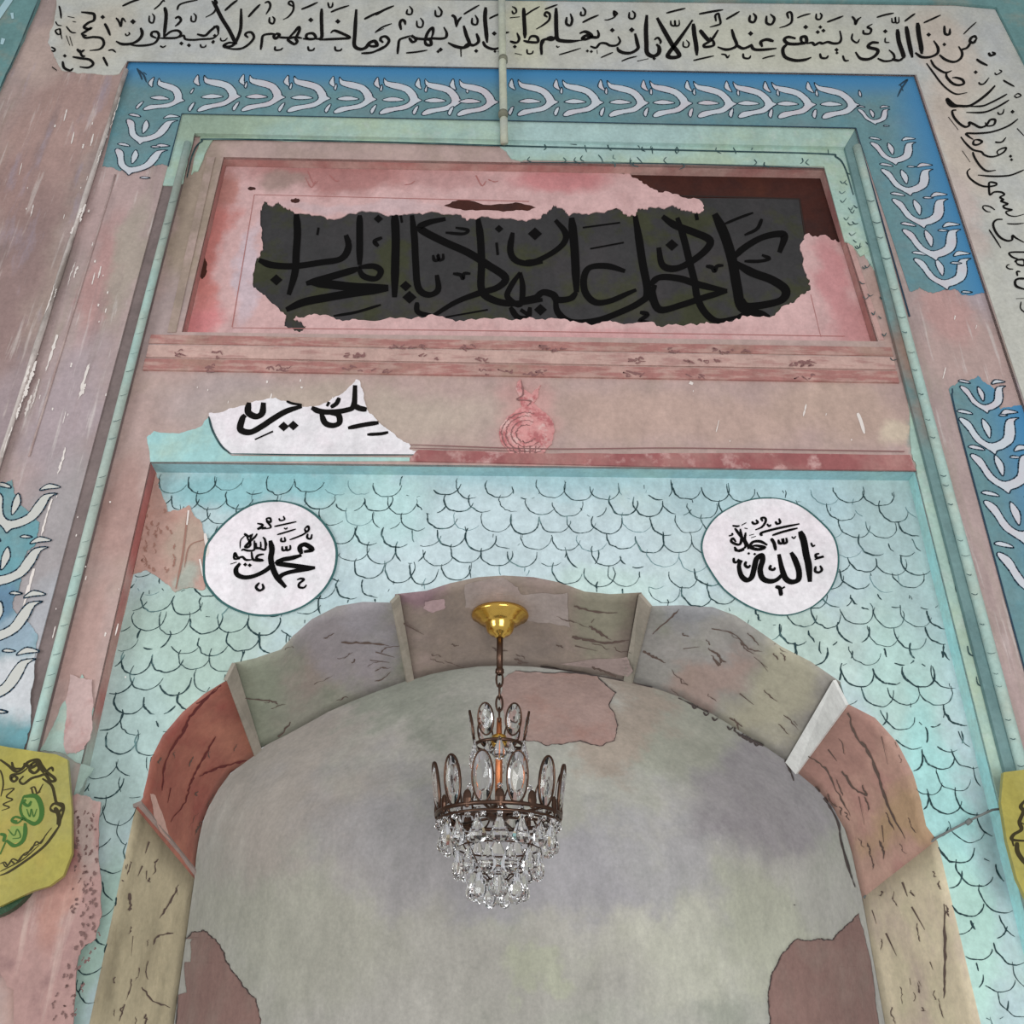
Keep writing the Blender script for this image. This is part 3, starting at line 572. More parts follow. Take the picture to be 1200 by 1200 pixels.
# one polygon: walk the floor's border anticlockwise, then back along the torn edge
rt = lambda y: ob[1][0]+(ob[2][0]-ob[1][0])*(y-ob[1][1])/(ob[2][1]-ob[1][1])
torn_top = list(reversed(hole)); torn_r = edge_r
poly = [ob[0], (690, ob[0][1]+(ob[1][1]-ob[0][1])*.6)]+torn_top      # top piece ends at left of the hole
def jl(pts, amp=3.0):
    out = []
    for a, b in zip(pts, pts[1:]):
        a = Vector(a); b = Vector(b); sg = [a, b]; am = min(amp, (b-a).length*.2)
        for l in range(3):
            ns = [sg[0]]
            for p, q in zip(sg, sg[1:]):
                d = q-p
                if d.length > 2.2: ns.append((p+q)/2+Vector((-d.y, d.x)).normalized()*random.uniform(-am, am))
                ns.append(q)
            sg = ns; am *= .72
        out += [tuple(s) for s in sg[:-1]]
    return out+[tuple(pts[-1])]
poly = [ob[0], (690, ob[0][1]+(ob[1][1]-ob[0][1])*.6)]+jl(torn_top)+jl(list(reversed(torn_r)))+[(rt(284), 284), ob[2], ob[3]]
slab('pink_plaster_layer', poly, Y_PANEL+.003, .004, PINK, panel)
slab('plaster_gap', jag([(520, 241), (530, 236), (545, 234), (556, 236), (570, 240), (590, 239), (604, 237), (618, 240), (628, 243), (618, 247), (605, 246), (590, 248), (565, 246), (550, 246), (540, 245)], 1, 2), Y_PANEL-.001, .0005, BROWN, panel)
for (cx_, cy_, rx_, ry_) in ((237, 313, 5, 14), (295, 221, 5, 2), (346, 235, 6, 3)): slab('plaster_gap', jag([(cx_+rx_*math.cos(t), cy_+ry_*math.sin(t)) for t in [math.radians(a) for a in range(0, 360, 45)]], 1.5, 3), Y_PANEL-.001, .0005, BROWN, panel)
pl = Ink(surfY(Y_PANEL-.0018))
pl.stroke([(298, 228), (620, 236)], 1.2, taper=1); pl.stroke([(298, 228), (272, 383)], 1.3, taper=1); pl.stroke([(272, 384), (600, 388), (990, 394)], 1.2, taper=1); pl.stroke([(950, 345), (962, 395)], 1.2)
for _ in range(6): x = random.uniform(300, 600); pl.stroke([(x, random.uniform(195, 220)), (x+7, random.uniform(200, 220)), (x+12, 212)], 1.4, wob=.5)
pl.build('panel_lines', mat('rose_line', (176, 112, 108), bump=0), panel)
ink = Ink(surfY(Y_PANEL+.0012))
ink.text(280, 220, 3.4286, """30 230,100 235,180 230,260 225,340 200,430;30 80,290 130,310 220,315 330,300 410,285 440,240 430,190;40 150,370;28 485,110 485,200 485,310;26 480,320 540,315 570,335 550,365 500,355 480,320;36 480,325 360,360 270,385
40 290,380 380,390 480,400 600,400;40 600,405 480,420 360,440 260,460 190,490;16 320,160 315,190;30 560,125;18 575,200 545,215 560,235;34 625,100 630,200 628,300 625,440;28 695,110 705,200 710,300 720,400 760,430 800,410 795,350;16 650,110 655,140
32 830,125 760,140 730,165 820,215 920,260 1000,310 1070,360 1040,400 960,425 870,460 780,515;14 830,180 900,185 920,170 870,160;30 960,120 970,200 975,300 975,410 1020,450 1100,465 1220,450
14 780,270 785,290 800,290 800,270 805,290 820,285 820,265;16 860,345 890,350 900,365 905,345 930,345;46 685,440;38 670,395;26 1100,180 1090,250 1110,290 1160,305 1220,298;28 1045,165;18 1035,220 1040,270
24 1130,340 1090,400 1080,440 1130,470 1140,400 1130,340;22 715,460 720,500 780,515;14 570,470 470,500 380,515;14 1000,490 830,520;24 1090,480 1120,520 1160,520 1170,480;28 430,190 445,220""", nib=.25, taper=.6)
ink.text(610, 220, 3.4286, """26 20,297 60,295 130,260 175,220 180,180 140,130;46 58,185;34 205,120 215,220 220,300 225,420;30 225,420 200,445 150,450 130,430 90,420 60,440 0,450;28 420,335 350,315 280,320 255,360 260,420 300,460 360,455 430,425 465,410
32 460,110 475,200 490,300 510,420 480,460 400,500 300,535 200,540 150,500 140,450;14 250,160 400,140;14 280,245 415,220;14 270,95 400,80
32 570,115 620,150 700,180 760,210 745,250 680,300 620,325 570,310 555,240;28 630,120 655,200 680,300 700,380 710,440 740,500 790,535 870,520;42 608,230
30 520,390 560,360 640,365 720,390 830,415;32 830,415 740,440 650,470 560,490 530,430 540,390;18 745,315 770,320 780,335 790,315 815,312;24 705,105 710,130
40 780,105 820,190 850,290 870,400 890,480 960,510;32 850,285 900,240 970,200 1040,185 1060,200 1040,260;36 860,300 930,340 1010,370 1065,410 1050,450 980,470 910,475 890,450;14 820,145 880,120 935,100;16 970,125 950,165 900,190
16 900,295 960,295 1000,285 970,270;42 80,490;20 480,500 510,510 480,535 515,540;28 870,520 940,500 1000,520;26 0,490 30,510;22 510,420 540,470 560,490""", nib=.25, taper=.6)
ink.build('lettering', BLK2, panel)
# --- lintel cartouche remnant
rm = [(65, 240), (130, 235), (210, 210), (270, 195), (330, 175), (410, 160), (470, 180), (530, 200), (600, 205), (680, 185), (740, 150), (790, 110), (830, 65), (850, 70), (870, 130), (880, 190), (900, 240), (940, 275), (990, 320), (1050, 370), (1110, 400), (1110, 430), (1200, 440), (1200, 456), (600, 456), (180, 454), (130, 410), (90, 340), (65, 260)]
rm = [(230+x/4.444, 430+y/4.444) for x, y in rm]
car = slab('inscription_cartouche', jag(rm, 1.3, 3, keep=(22, 23, 24, 25, 26, 27)), Y_IN, .003, WHITE)
tag(car, 'torn white cartouche with half-lost black Arabic letters at the left of the lintel', 'inscription')
for st_ in """36 275,185 270,235 310,258 343,240 350,185;36 550,205 470,230 400,270 340,310 280,340 230,325 240,270 255,250;46 455,310;46 505,305;16 305,378 400,335;32 600,212 640,230 700,235 780,225 820,200 827,95;32 820,200 850,215 888,222
32 650,240 670,290 710,305 745,290 740,250 700,240;24 680,205 692,182;26 700,210 730,190 745,160;28 790,318 880,300 950,290;20 890,352 960,348 1000,340;14 470,178 500,190 550,197""".replace(chr(10), ";").split(";"):
    ink = Ink(surfY(Y_IN-.004-.00005*random.random())); ink.text(230, 430, 4.444, st_, nib=.2, taper=.7);
    o_ = obj("letter_stroke", ink.V, ink.F, BLK, car)
ink = Ink(surfY(Y_IN-.0045)); ink.text(230, 430, 4.444, "11 65,258 85,330 130,410 180,452;8 180,452 600,457 1190,457"); ink.build('outline', DTEAL, car)
slab('pale_moulding', jag([(172, 512), (180, 505), (210, 508), (235, 500), (246, 488), (252, 510), (262, 525), (272, 534), (480, 536), (480, 540), (L0[0], 541)], 1.5, 3, keep=(7, 8, 9)), Y_IN, .002, mat('aqua_paint', (158, 206, 206), n=((7, (176, 208, 196), .45, .65, .8),)), field)
# --- recessed scale wall with the arch opening
V1 = Vector((0, Y_SC-Y_IN, 0))
cor = [P(*L0, Y_IN), P(*R0, Y_IN), P(*down(*R0, YB), Y_IN), P(*down(*L0, YB), Y_IN)]
retm = mat('lit_return_paint', (172, 232, 232), Y=.08, n=((5, (180, 214, 204), .45, .65, .7),))  # brighter than the wall: light on this return put into the colour
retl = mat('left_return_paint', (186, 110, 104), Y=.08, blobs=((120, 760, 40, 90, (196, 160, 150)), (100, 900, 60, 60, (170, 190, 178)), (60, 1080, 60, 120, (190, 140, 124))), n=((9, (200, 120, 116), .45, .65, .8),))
def q4(name, a, b, c, d, m, par=None): return obj(name, [a, b, c, d], [(0, 1, 2, 3)], m, par)
scb = [v+V1 for v in cor]; spx = [front_to_px(v) for v in scb]
front = [(160, 948), (169, 935), (174, 915), (178, 890), (192, 862), (215, 835), (240, 814), (266, 798), (272, 778), (300, 772), (330, 762), (345, 745), (366, 726), (395, 711), (425, 706), (460, 707), (463, 697), (500, 693), (528, 684), (560, 677), (590, 675), (625, 677), (655, 683), (685, 694), (715, 697), (752, 695), (760, 711), (800, 710), (835, 712), (862, 722), (886, 738), (915, 758), (950, 776), (985, 800), (992, 825), (1025, 842), (1050, 870), (1068, 905), (1078, 940), (1084, 968), (1097, 985)]
rear = [(228, 1030), (230, 1005), (233, 985), (238, 962), (245, 945), (256, 925), (270, 906), (300, 884), (300, 880), (318, 870), (338, 860), (360, 848), (385, 834), (412, 822), (445, 809), (476, 798), (482, 797), (505, 790), (530, 785), (560, 781), (590, 780), (620, 781), (652, 784), (685, 789), (710, 792), (735, 797), (742, 799), (775, 809), (800, 818), (828, 833), (850, 846), (872, 860), (898, 876), (926, 895), (934, 905), (958, 925), (975, 945), (990, 972), (998, 1000), (1004, 1028), (1010, 1053)]
assert len(front) == len(rear)
jl_f, jr_f = (88, 1285), (1168, 1285); jl_r, jr_r = (192, 1285), (1052, 1285)
scp = [spx[0], spx[1], spx[2], jr_f]+list(reversed(front))+[jl_f, spx[3]]
sw = slab('wall_recess', scp, Y_SC+.02, .02, SCALE)
tag(sw, 'pale turquoise wall painted with fish scales above the arch', kind='structure')
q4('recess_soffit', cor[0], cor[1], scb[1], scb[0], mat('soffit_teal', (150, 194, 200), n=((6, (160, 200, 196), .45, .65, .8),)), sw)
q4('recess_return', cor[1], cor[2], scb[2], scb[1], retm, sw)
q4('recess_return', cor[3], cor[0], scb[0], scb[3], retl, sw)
# fish-scale lines: arcs in rows on the wall, broken and uneven as brushed
def inside(p, poly):
    x, y = p; c = False; j = len(poly)-1
    for i in range(len(poly)):
        xi, yi = poly[i]; xj, yj = poly[j]
        if (yi > y) != (yj > y) and x < (xj-xi)*(y-yi)/(yj-yi)+xi: c = not c
        j = i
    return c
arch_in = [jl_f]+front+[jr_f]
sc = Ink(surfY(Y_SC-.0008)); DX, DZ = .076, .066
fine = Ink(surfY(Y_SC-.0006))
row = 0; z = scb[0].z-.02
def tp(x, z): return front_to_px(Vector((x, Y_SC, z)))
while z > P(600, 1250, Y_SC).z:
    x = cor[0].x-.1+(row % 2)*DX/2+random.uniform(-.008, .008)
    big = 1+.12*max(0, (scb[0].z-z)/1.2)
    while x < cor[1].x+.1:
        cx0, cz0 = x+random.uniform(-.008, .008), z+random.uniform(-.007, .007); rx = DX*.53*random.uniform(.95, 1.07); rz = DZ*.63*random.uniform(.92, 1.12)
        a0 = -203+random.uniform(-6, 22); a1 = 20+random.uniform(-50, 8)
        if random.random() < .12: a1 -= 60
        pts = []
        for k in range(15):
            a = math.radians(a0+(a1-a0)*k/14); jx = noise.noise(Vector((cx0*40, cz0*40, k*.6)))*.0035
            pts.append(tp(cx0+rx*math.copysign(abs(math.cos(a))**.92, math.cos(a))+jx, cz0+rz*math.sin(a)+jx))
        run = []; wd = random.uniform(.8, 2.0)*(1.25 if z < scb[0].z-.35 else 1); gap = random.random() < .30
        for p in pts+[None]:
            ok = p is not None and not inside(p, arch_in) and inside(p, scp) and not (gap and random.random() < .22)
            if ok: run.append(p)
            else:
                if len(run) > 1: (sc if wd > .95 else fine).stroke(run, wd, nib=.5, taper=.4, k=2, wob=.35)
                run = []
        x += DX
    z -= DZ*.80; row += 1
LINE2 = mat('faint_scale_line', (104, 140, 146), bump=0)
SCL = mat('scale_line', (34, 62, 66), bump=0, n=((14, (110, 150, 150), .55, .66, .8),))
tag(sc.build('scale_lines', SCL, sw), 'dark brushed fish scale outlines', kind='stuff')
tag(fine.build('scale_lines', LINE2, sw), 'faint fish scale outlines', kind='stuff')
# bare pink patches on the scale wall
slab('bare_patch', jag([spx[0], (186, 572), (196, 600), (222, 592), (236, 612), (240, 650), (240, 690), (222, 688), (205, 694), (172, 668), (148, 672), (142, 700), (135, 718), down(spx[0][0], spx[0][1], 720)], 3, 4, keep=(12, 13)), Y_SC, .003, mat('salmon_plaster', (190, 152, 140), Y=Y_SC, blobs=((215, 640, 30, 40, (184, 160, 144)), (222, 680, 20, 16, (170, 178, 166))), n=((12, (182, 138, 124), .48, .65, .7),), bump=.2), sw)
bk = Ink(surfY(Y_SC-.0045))
for _ in range(40):
    x = random.uniform(165, 205); y = random.uniform(590, 668); bk.stroke([(x, y), (x+random.uniform(-2, 2), y+2.5), (x+random.uniform(-4, 4), y+5)], random.uniform(1, 3), nib=.5, taper=.1, k=3, wob=.5, jit=.5)
bk.stroke([(220, 600), (214, 650), (206, 690)], 2.4); bk.stroke([(240, 632), (222, 640), (216, 665)], 1.4)
bk.build('faded_marks', mat('brown_mark', (158, 116, 102), bump=0), sw)
bk = Ink(surfY(Y_SC-.005)); bk.stroke([(221, 598), (219, 615)], 4); bk.stroke([(240, 625), (243, 645), (241, 652)], 4); bk.stroke([(234, 655), (238, 675)], 4); bk.stroke([(158, 590), (162, 594)], 8); bk.build('paint_flecks', FLECK, sw)
LP = mat('rose_plaster', (172, 134, 128), Y=Y_IN, blobs=((70, 1060, 22, 60, (182, 130, 114), .6), (84, 985, 20, 40, (150, 94, 90)), (30, 1010, 40, 60, (168, 140, 136)), (110, 970, 14, 60, (180, 158, 150))), n=((16, (146, 110, 108), .5, .66, .7), (9, (196, 168, 158), .52, .66, .7, (3, 1, .3))), bump=.3)
slab('bare_patch', jag([(78, 940), (95, 932), (118, 940), (119, 1040), (112, 1100), (92, 1120), (80, 1290), (14, 1290), (16, 1160), (0, 1140), (-120, 1140), (-120, 1055), (10, 1050), (60, 1020)], 4, 4, keep=(6, 9, 10)), Y_BLUE-.013, .003, LP, field)
slab('bare_patch', jag([(82, 790), (108, 796), (108, 850), (98, 878), (78, 884), (76, 850)], 3, 4), Y_IN-.003, .002, mat('rose_plaster_pale', (196, 166, 162), n=((16, (176, 130, 126), .5, .66, .7),)), field)
bk = Ink(surfY(Y_BLUE-.0175))
for _ in range(110):
    x = random.uniform(84, 115); y = random.uniform(945, 1190); x -= max(0, (y-1100)*.3); a = random.uniform(-.9, .5); l = random.uniform(2, 7); bk.stroke([(x, y), (x+l*.5*math.sin(a)+.6, y+l*.5), (x+l*math.sin(a), y+l)], random.uniform(1, 4), nib=.5, taper=.1, k=3, wob=.5, jit=.6)
bk.build('dark_marks', mat('plum_mark', (118, 88, 84), bump=0), field)
# --- roundels
def roundel(px, ox, oy, s, data, label, ow):
    poly = [(ox+x/s, oy+y/s) for x, y in px]; sm_ = []
    n = len(poly)
    for i in range(n):
        a, b, c, d = (Vector(poly[(i+j) % n]) for j in (-1, 0, 1, 2))
        for j in range(4):
            t = j/4; sm_.append(tuple(.5*((2*b)+(c-a)*t+(2*a-5*b+4*c-d)*t*t+(3*b-a-3*c+d)*t**3)))
    r = slab('calligraphy_roundel', sm_, Y_SC-.0005, .004, WHITE); tag(r, label, 'roundel')
    ol = Ink(surfY(Y_SC-.0052)); ol.stroke(sm_+[sm_[0], sm_[1]], ow*1.35, nib=.3, taper=1, k=1, wob=.08); ol.build('rim_line', mat('green_rim_line', (52, 98, 98), bump=0), r)
    ik = Ink(surfY(Y_SC-.0056)); ik.text(ox, oy, s, data, nib=.25, taper=.6); ik.build('lettering', BLK2, r)
roundel([(600, 52), (760, 70), (900, 125), (1030, 230), (1130, 380), (1160, 520), (1130, 690), (1030, 850), (880, 970), (700, 1040), (520, 1060), (330, 1030), (150, 940), (30, 810), (-5, 720), (-8, 590), (8, 470), (45, 395), (150, 270), (280, 160), (430, 80)], 240, 580, 7.5, """52 575,400 590,480 580,560 600,650 640,730 712,812;46 850,520 835,460 880,435 945,480 870,500;50 850,530 760,555 680,570 640,600 760,620 880,635 970,640;46 965,642 850,660 740,680 670,710 645,760
46 600,600 540,660 440,710 350,725 285,700 275,650 310,600;18 650,205 665,225 700,215 690,185;20 610,278 700,258 805,235;20 635,350 720,325 800,300;14 695,290 715,300 725,285
22 875,300 895,325 915,300 905,275 875,300;20 905,320 860,350 800,375 745,395;22 905,340 900,375 930,385 942,345;24 680,450 685,485 715,480 715,450 720,485 750,475 750,440;20 675,375 670,405 705,405 700,370
22 460,250 510,265 465,300 500,290 540,285;20 545,230 545,208 575,205 578,240 545,230 580,285 500,300;26 345,340 385,365 410,350;18 420,340 395,400 370,450;24 370,370 400,430 380,460 355,455 380,425 440,370 460,340;12 350,360 315,400 310,470
22 435,400 435,480 380,490 340,480 320,490;22 430,470 480,470 530,480 530,400 510,370;18 450,420 455,460 490,460 490,410;10 525,480 545,440 540,410
26 520,520 470,530 455,560 510,575 450,575 420,560 410,500;24 410,570 360,570 330,545 290,550 265,510 260,560 310,560;16 225,608 280,590;32 355,612;32 395,618;26 480,770 450,810 480,840 515,820 505,780;24 810,745 845,735 870,745 830,780 830,810 870,815 895,790""",
    'white painted roundel with black Arabic writing, left of the arch crown', 2.2)
roundel([(560, 95), (700, 110), (850, 170), (1000, 290), (1110, 420), (1148, 580), (1130, 740), (1060, 880), (940, 990), (800, 1050), (660, 1065), (500, 1030), (350, 960), (200, 850), (90, 700), (30, 580), (18, 470), (60, 350), (150, 240), (300, 150), (430, 108)], 820, 570, 7.0588, """58 830,370 860,450 880,560 900,650 912,790;50 755,545 790,610 820,700 815,770 760,790 710,760 680,680 655,560;48 690,720 640,770 580,785 520,760 500,690 520,610 510,570 470,600 450,680 430,750 390,775 345,740 325,660 345,610
26 515,410 510,385 590,360 700,335 825,310;26 600,405 690,375 810,345;30 590,430 615,470 628,530;26 650,440 660,470 690,465 685,430 695,470 720,460 715,425;22 430,290 450,310 480,300 465,275;22 520,290 510,262 540,262 545,290 515,335 460,360
18 555,310 575,330 590,315;22 625,290 640,310 665,300 655,265;14 760,415 780,430 795,410;28 560,485 500,455 440,460 420,500 480,520 540,505 470,490 430,495;22 410,510 480,525 540,515;22 380,380 375,440 400,490 400,520;22 335,350 350,420 380,490 350,520 300,530 290,500
24 290,345 330,400 370,450 390,470;24 335,360 345,430 330,480 280,470 260,450 275,430 300,460;22 405,555;22 455,560;20 270,325 310,330 330,325;16 345,322 385,300;16 370,345 395,350;18 240,410 270,400 265,385;20 285,500 320,535 370,525;14 410,405 450,395;14 425,425 465,412
24 280,590 285,625 310,625 325,600;26 385,620 375,650 400,670 420,650;26 590,650 580,680 610,690 625,670;36 625,830 660,840 670,880 672,905;30 672,850 705,830;18 920,465 935,495 955,485;24 990,555 960,565 970,590 1025,580 950,605;24 960,660 955,700 985,712 1010,690 995,655""",
    'white painted roundel with black Arabic writing, right of the arch crown', 1.5)
# ------------------------------------------------------------------ the scalloped arch: each stone lobe runs from the wall back to the niche
ALLV = []; ALLF = []
arch = empty('scalloped_arch', tuple(P(600, 1000, (Y_SC+Y_REAR)/2))); tag(arch, 'scalloped mihrab arch with painted marble lobes, grey above and rust red at the shoulders', 'arch')
def lobe(name, fp, rp, m, sag=.012, label=None, K=10):
    """surface from the front outline to the rear outline, slightly hollow, with a thickness behind"""
    V = []; FC = []; n = len(fp)
    for i in range(n):
        a = P(*fp[i], Y_SC-.001 if False else Y_SC-.001); b = P(*rp[i], Y_REAR)
        for k in range(K+1):
            t = k/K; V.append(a.lerp(b, t))
    for i in range(n-1):
        for k in range(K):
            q = (i*(K+1)+k, i*(K+1)+k+1, (i+1)*(K+1)+k+1, (i+1)*(K+1)+k); FC.append(q)
    g = len(ALLV); ALLV.extend(V); ALLF.extend([tuple(g+x for x in f) for f in FC])
    o = obj(name, V, FC, m, arch, True); md = o.modifiers.new('thick', 'SOLIDIFY'); md.thickness = .02; md.offset = -1 if V else 1
    if label: o['label'] = label
    return o
GST = mat('grey_green_marble', (150, 148, 134), Y=.28, blobs=((300, 830, 40, 50, (140, 146, 126)), (400, 770, 60, 30, (150, 142, 146)), (440, 740, 40, 30, (152, 146, 152))), n=((6, (158, 140, 132), .48, .65, .7), (10, (132, 138, 120), .5, .7, .6)), rough=.5)
CST = mat('brown_grey_marble', (146, 130, 118), Y=.28, blobs=((650, 700, 40, 12, (120, 84, 92)), (700, 740, 40, 30, (140, 136, 116)), (500, 720, 30, 20, (140, 110, 118))), n=((6, (134, 120, 112), .48, .65, .7), (9, (160, 138, 132), .52, .7, .6)), rough=.5)
RST = mat('right_grey_marble', (152, 148, 142), Y=.28, blobs=((900, 830, 50, 40, (172, 166, 142)), (800, 730, 50, 30, (142, 142, 146)), (830, 800, 40, 20, (170, 140, 128), .7)), n=((6, (160, 154, 150), .48, .65, .7), (9, (136, 138, 120), .52, .7, .6)), rough=.5)
RLO = mat('rust_red_marble', (160, 94, 78), Y=.28, n=((8, (150, 76, 66), .48, .62, .8), (5, (188, 120, 96), .5, .68, .7)), rough=.45)  # dark red, with the shade on the left lobe put into the colour
RRO = mat('lit_red_marble', (188, 146, 130), Y=.28, blobs=((1050, 970, 30, 40, (186, 152, 116)), (970, 880, 30, 40, (172, 128, 116)), (1060, 890, 20, 40, (190, 160, 148))), n=((8, (176, 128, 118), .48, .62, .8), (5, (192, 154, 136), .5, .68, .7)), rough=.5)  # lighter red, with the light on the right lobe put into the colour
YLS = mat('ochre_marble', (194, 180, 146), Y=.28, n=((7, (150, 138, 110), .46, .65, .8, (2, 1, .5)), (12, (184, 172, 140), .5, .68, .6)), rough=.5)
YRS = mat('lit_ochre_marble', (218, 202, 170), Y=.28, n=((7, (192, 170, 156), .46, .65, .8, (2, 1, .5)), (12, (206, 196, 160), .5, .68, .6)), rough=.5)  # brighter copy of the left jamb's marble, light on this side painted in
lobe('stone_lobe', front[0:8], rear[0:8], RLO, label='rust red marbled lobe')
lobe('stone_lobe', front[8:16], rear[8:16], GST)
lobe('stone_lobe', front[16:26], rear[16:26], CST)
lobe('stone_lobe', front[26:34], rear[26:34], RST)
lobe('stone_lobe', front[34:41], rear[34:41], RRO, label='red marbled lobe painted in a lighter, lit tone')
def dn(a, b, n=8): return [(a[0]+(b[0]-a[0])*i/n, a[1]+(b[1]-a[1])*i/n) for i in range(n+1)]
lobe('stone_jamb', dn(jl_f, (160, 948)), dn(jl_r, (228, 1030)), YLS, label='ochre marbled jamb')
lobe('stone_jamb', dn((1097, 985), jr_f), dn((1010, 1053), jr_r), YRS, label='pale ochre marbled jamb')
RIBL = mat('pale_rib', (160, 150, 136), n=((8, (146, 140, 126), .45, .65, .8),)); RIBW = mat('lit_rib', (226, 226, 222), bump=.05); RIBR = mat('grey_mauve_rib', (160, 142, 134))  # the white one paints the light on a single rib's face
def rib(fa, fb, ra, rb, m):
    a, b = P(*fa, Y_SC-.003), P(*fb, Y_SC-.003); c, d = P(*rb, Y_REAR+.002), P(*ra, Y_REAR+.002)
    n_ = (b-a).cross(d-a).normalized(); n_ = n_ if n_.dot(CAM-a) > 0 else -n_
    V = [a, b, c, d]; V2 = [v+n_*.005 for v in V]; V0 = [v-n_*.005 for v in V]
    g = len(ALLV); ALLV.extend(V2); ALLF.append((g, g+1, g+2, g+3))
    return obj('cusp_rib', V2+V0, [(0, 1, 2, 3), (4, 7, 6, 5), (0, 4, 5, 1), (1, 5, 6, 2), (2, 6, 7, 3), (3, 7, 4, 0)], m, arch)
rib((264, 797), (274, 777), (297, 886), (305, 878), RIBL)
rib((458, 706), (467, 697), (476, 799), (484, 796), RIBL)
rib((750, 696), (763, 711), (732, 797), (741, 800), RIBL)
rib((978, 797), (993, 826), (922, 893), (934, 907), RIBW)
rib((156, 944), (166, 940), (224, 1034), (230, 1020), RIBR)
bvA = BVHTree.FromPolygons([tuple(v) for v in ALLV], ALLF)
vn = Ink(surfB(bvA, .002))
vn.text(0, 800, 3, "10 780,10 720,60 670,120 640,180 600,240;8 760,190 720,260 690,310 670,360 650,420 600,490;12 880,270 800,290 740,310 700,330;7 620,200 580,290 570,380;9 850,290 800,280;7 760,20 700,70 650,80;6 600,370 590,420", taper=.2, nib=.5, wob=.55, jit=.8)
vn.build('veins', mat('dark_red_vein', (104, 44, 42), bump=0), arch)
vn = Ink(surfB(bvA, .002))
vn.text(0, 800, 3, "7 1020,140 980,190 910,235;5 860,55 950,65 980,75", taper=.2, nib=.5, wob=.55, jit=.8)
vn.text(400, 400, 3, "8 0,1060 80,1060 170,1070;7 120,1095 190,1110;10 220,990 290,1030;7 100,1120 170,1130;8 820,930 880,950 970,955;12 810,1040 860,1050 940,1060 1010,1050;8 870,1000 900,1020 950,1050;7 820,1070 900,1090;7 880,990 890,975;9 1060,1090 1100,1110 1140,1130;7 1090,1030 1150,980 1190,940;8 880,1145 920,1160 990,1190", taper=.2, nib=.5, wob=.55, jit=.8)
vn.text(800, 400, 3, "7 90,1080 130,1110 130,1140 100,1100;7 270,1130 300,1160;5 100,1010 180,1030 230,1080 280,1090;6 0,1080 60,1075;5 250,1110 300,1150", taper=.2, nib=.5, wob=.55, jit=.8)
vn.text(800, 800, 3, "8 200,40 250,80;8 580,110 610,190 650,240 690,340 720,430 780,550;7 510,235 540,275;7 560,310 600,370 650,400;6 440,260 500,300 540,380 590,470;6 700,190 720,290;6 700,500 705,560;5 620,400 640,500;6 390,135 405,150", taper=.2, nib=.5, wob=.55, jit=.8)
vn.text(800, 800, 3, "9 775,700 790,750;7 805,790 850,870;8 665,800 680,850;7 715,880 750,960;8 920,780 920,920 920,1040 918,1110;7 870,980 880,1010;6 830,1050 840,1070;6 795,1040 800,1060", taper=.2, nib=.5, wob=.55, jit=.8)
vn.text(0, 800, 3, "9 525,560 510,600;10 500,645 485,680;7 630,710 600,770 560,830;9 610,880 560,890 540,920;10 455,740 460,790 450,800;7 450,640 445,660;6 465,890 465,960;7 440,1130 420,1190;6 500,1070 540,1120 600,1140;6 515,660 515,690;6 620,720 625,750", taper=.2, nib=.5, wob=.55, jit=.8)
for (x0, y0, x1, y1, dx, dy, c) in ((300, 745, 460, 840, 12, -5, 16), (480, 720, 720, 785, 14, 5, 16), (765, 720, 930, 850, 9, 9, 20), (960, 860, 1070, 1000, 5, 13, 18), (185, 830, 280, 990, -6, 11, 14), (1030, 1020, 1110, 1195, 2, 13, 16), (125, 980, 200, 1195, -2, 13, 16)):
    for _ in range(c):
        x = random.uniform(x0, x1); y = random.uniform(y0, y1); k_ = random.uniform(.3, 1.3)
        p_ = [(x, y), (x+dx*k_*.5+random.uniform(-3, 3), y+dy*k_*.5+random.uniform(-2, 2)), (x+dx*k_, y+dy*k_), (x+dx*k_*1.5+random.uniform(-4, 4), y+dy*k_*1.5+random.uniform(-3, 3))]
        vn.stroke(p_, random.uniform(.6, 1.8), nib=.4, taper=.1, k=3, wob=.6, jit=.7)
vn.build('veins', mat('brown_vein', (98, 80, 72), bump=0), arch)
pinkp = draped('bare_patch', jag([(545, 685), (590, 677), (607, 688), (612, 697), (640, 695), (665, 694), (668, 735), (640, 730), (600, 726), (575, 720), (545, 712)], 2, 3), surfB(bvA, .0015), mat('mauve_grey_plaster', (160, 146, 140), n=((7, (176, 154, 150), .45, .65, .7),)), arch, step=10)
draped('bare_patch', jag([(498, 705), (520, 702), (522, 712), (508, 718), (496, 713)], 1.5, 3), surfB(bvA, .0015), mat('pink_chip', (184, 154, 156)), arch, step=10)
draped('bare_patch', jag([(176, 930), (182, 932), (190, 952), (197, 975), (200, 985), (188, 975), (180, 955)], 1, 2), surfB(bvA, .0015), mat('pale_pink_chip', (204, 164, 150)), arch, step=10)
draped('bare_patch', jag([(655, 778), (700, 783), (735, 793), (742, 786), (735, 770), (700, 772)], 1, 2), surfB(bvA, .0015), mat('soft_mauve', (158, 138, 132)), arch, step=10)
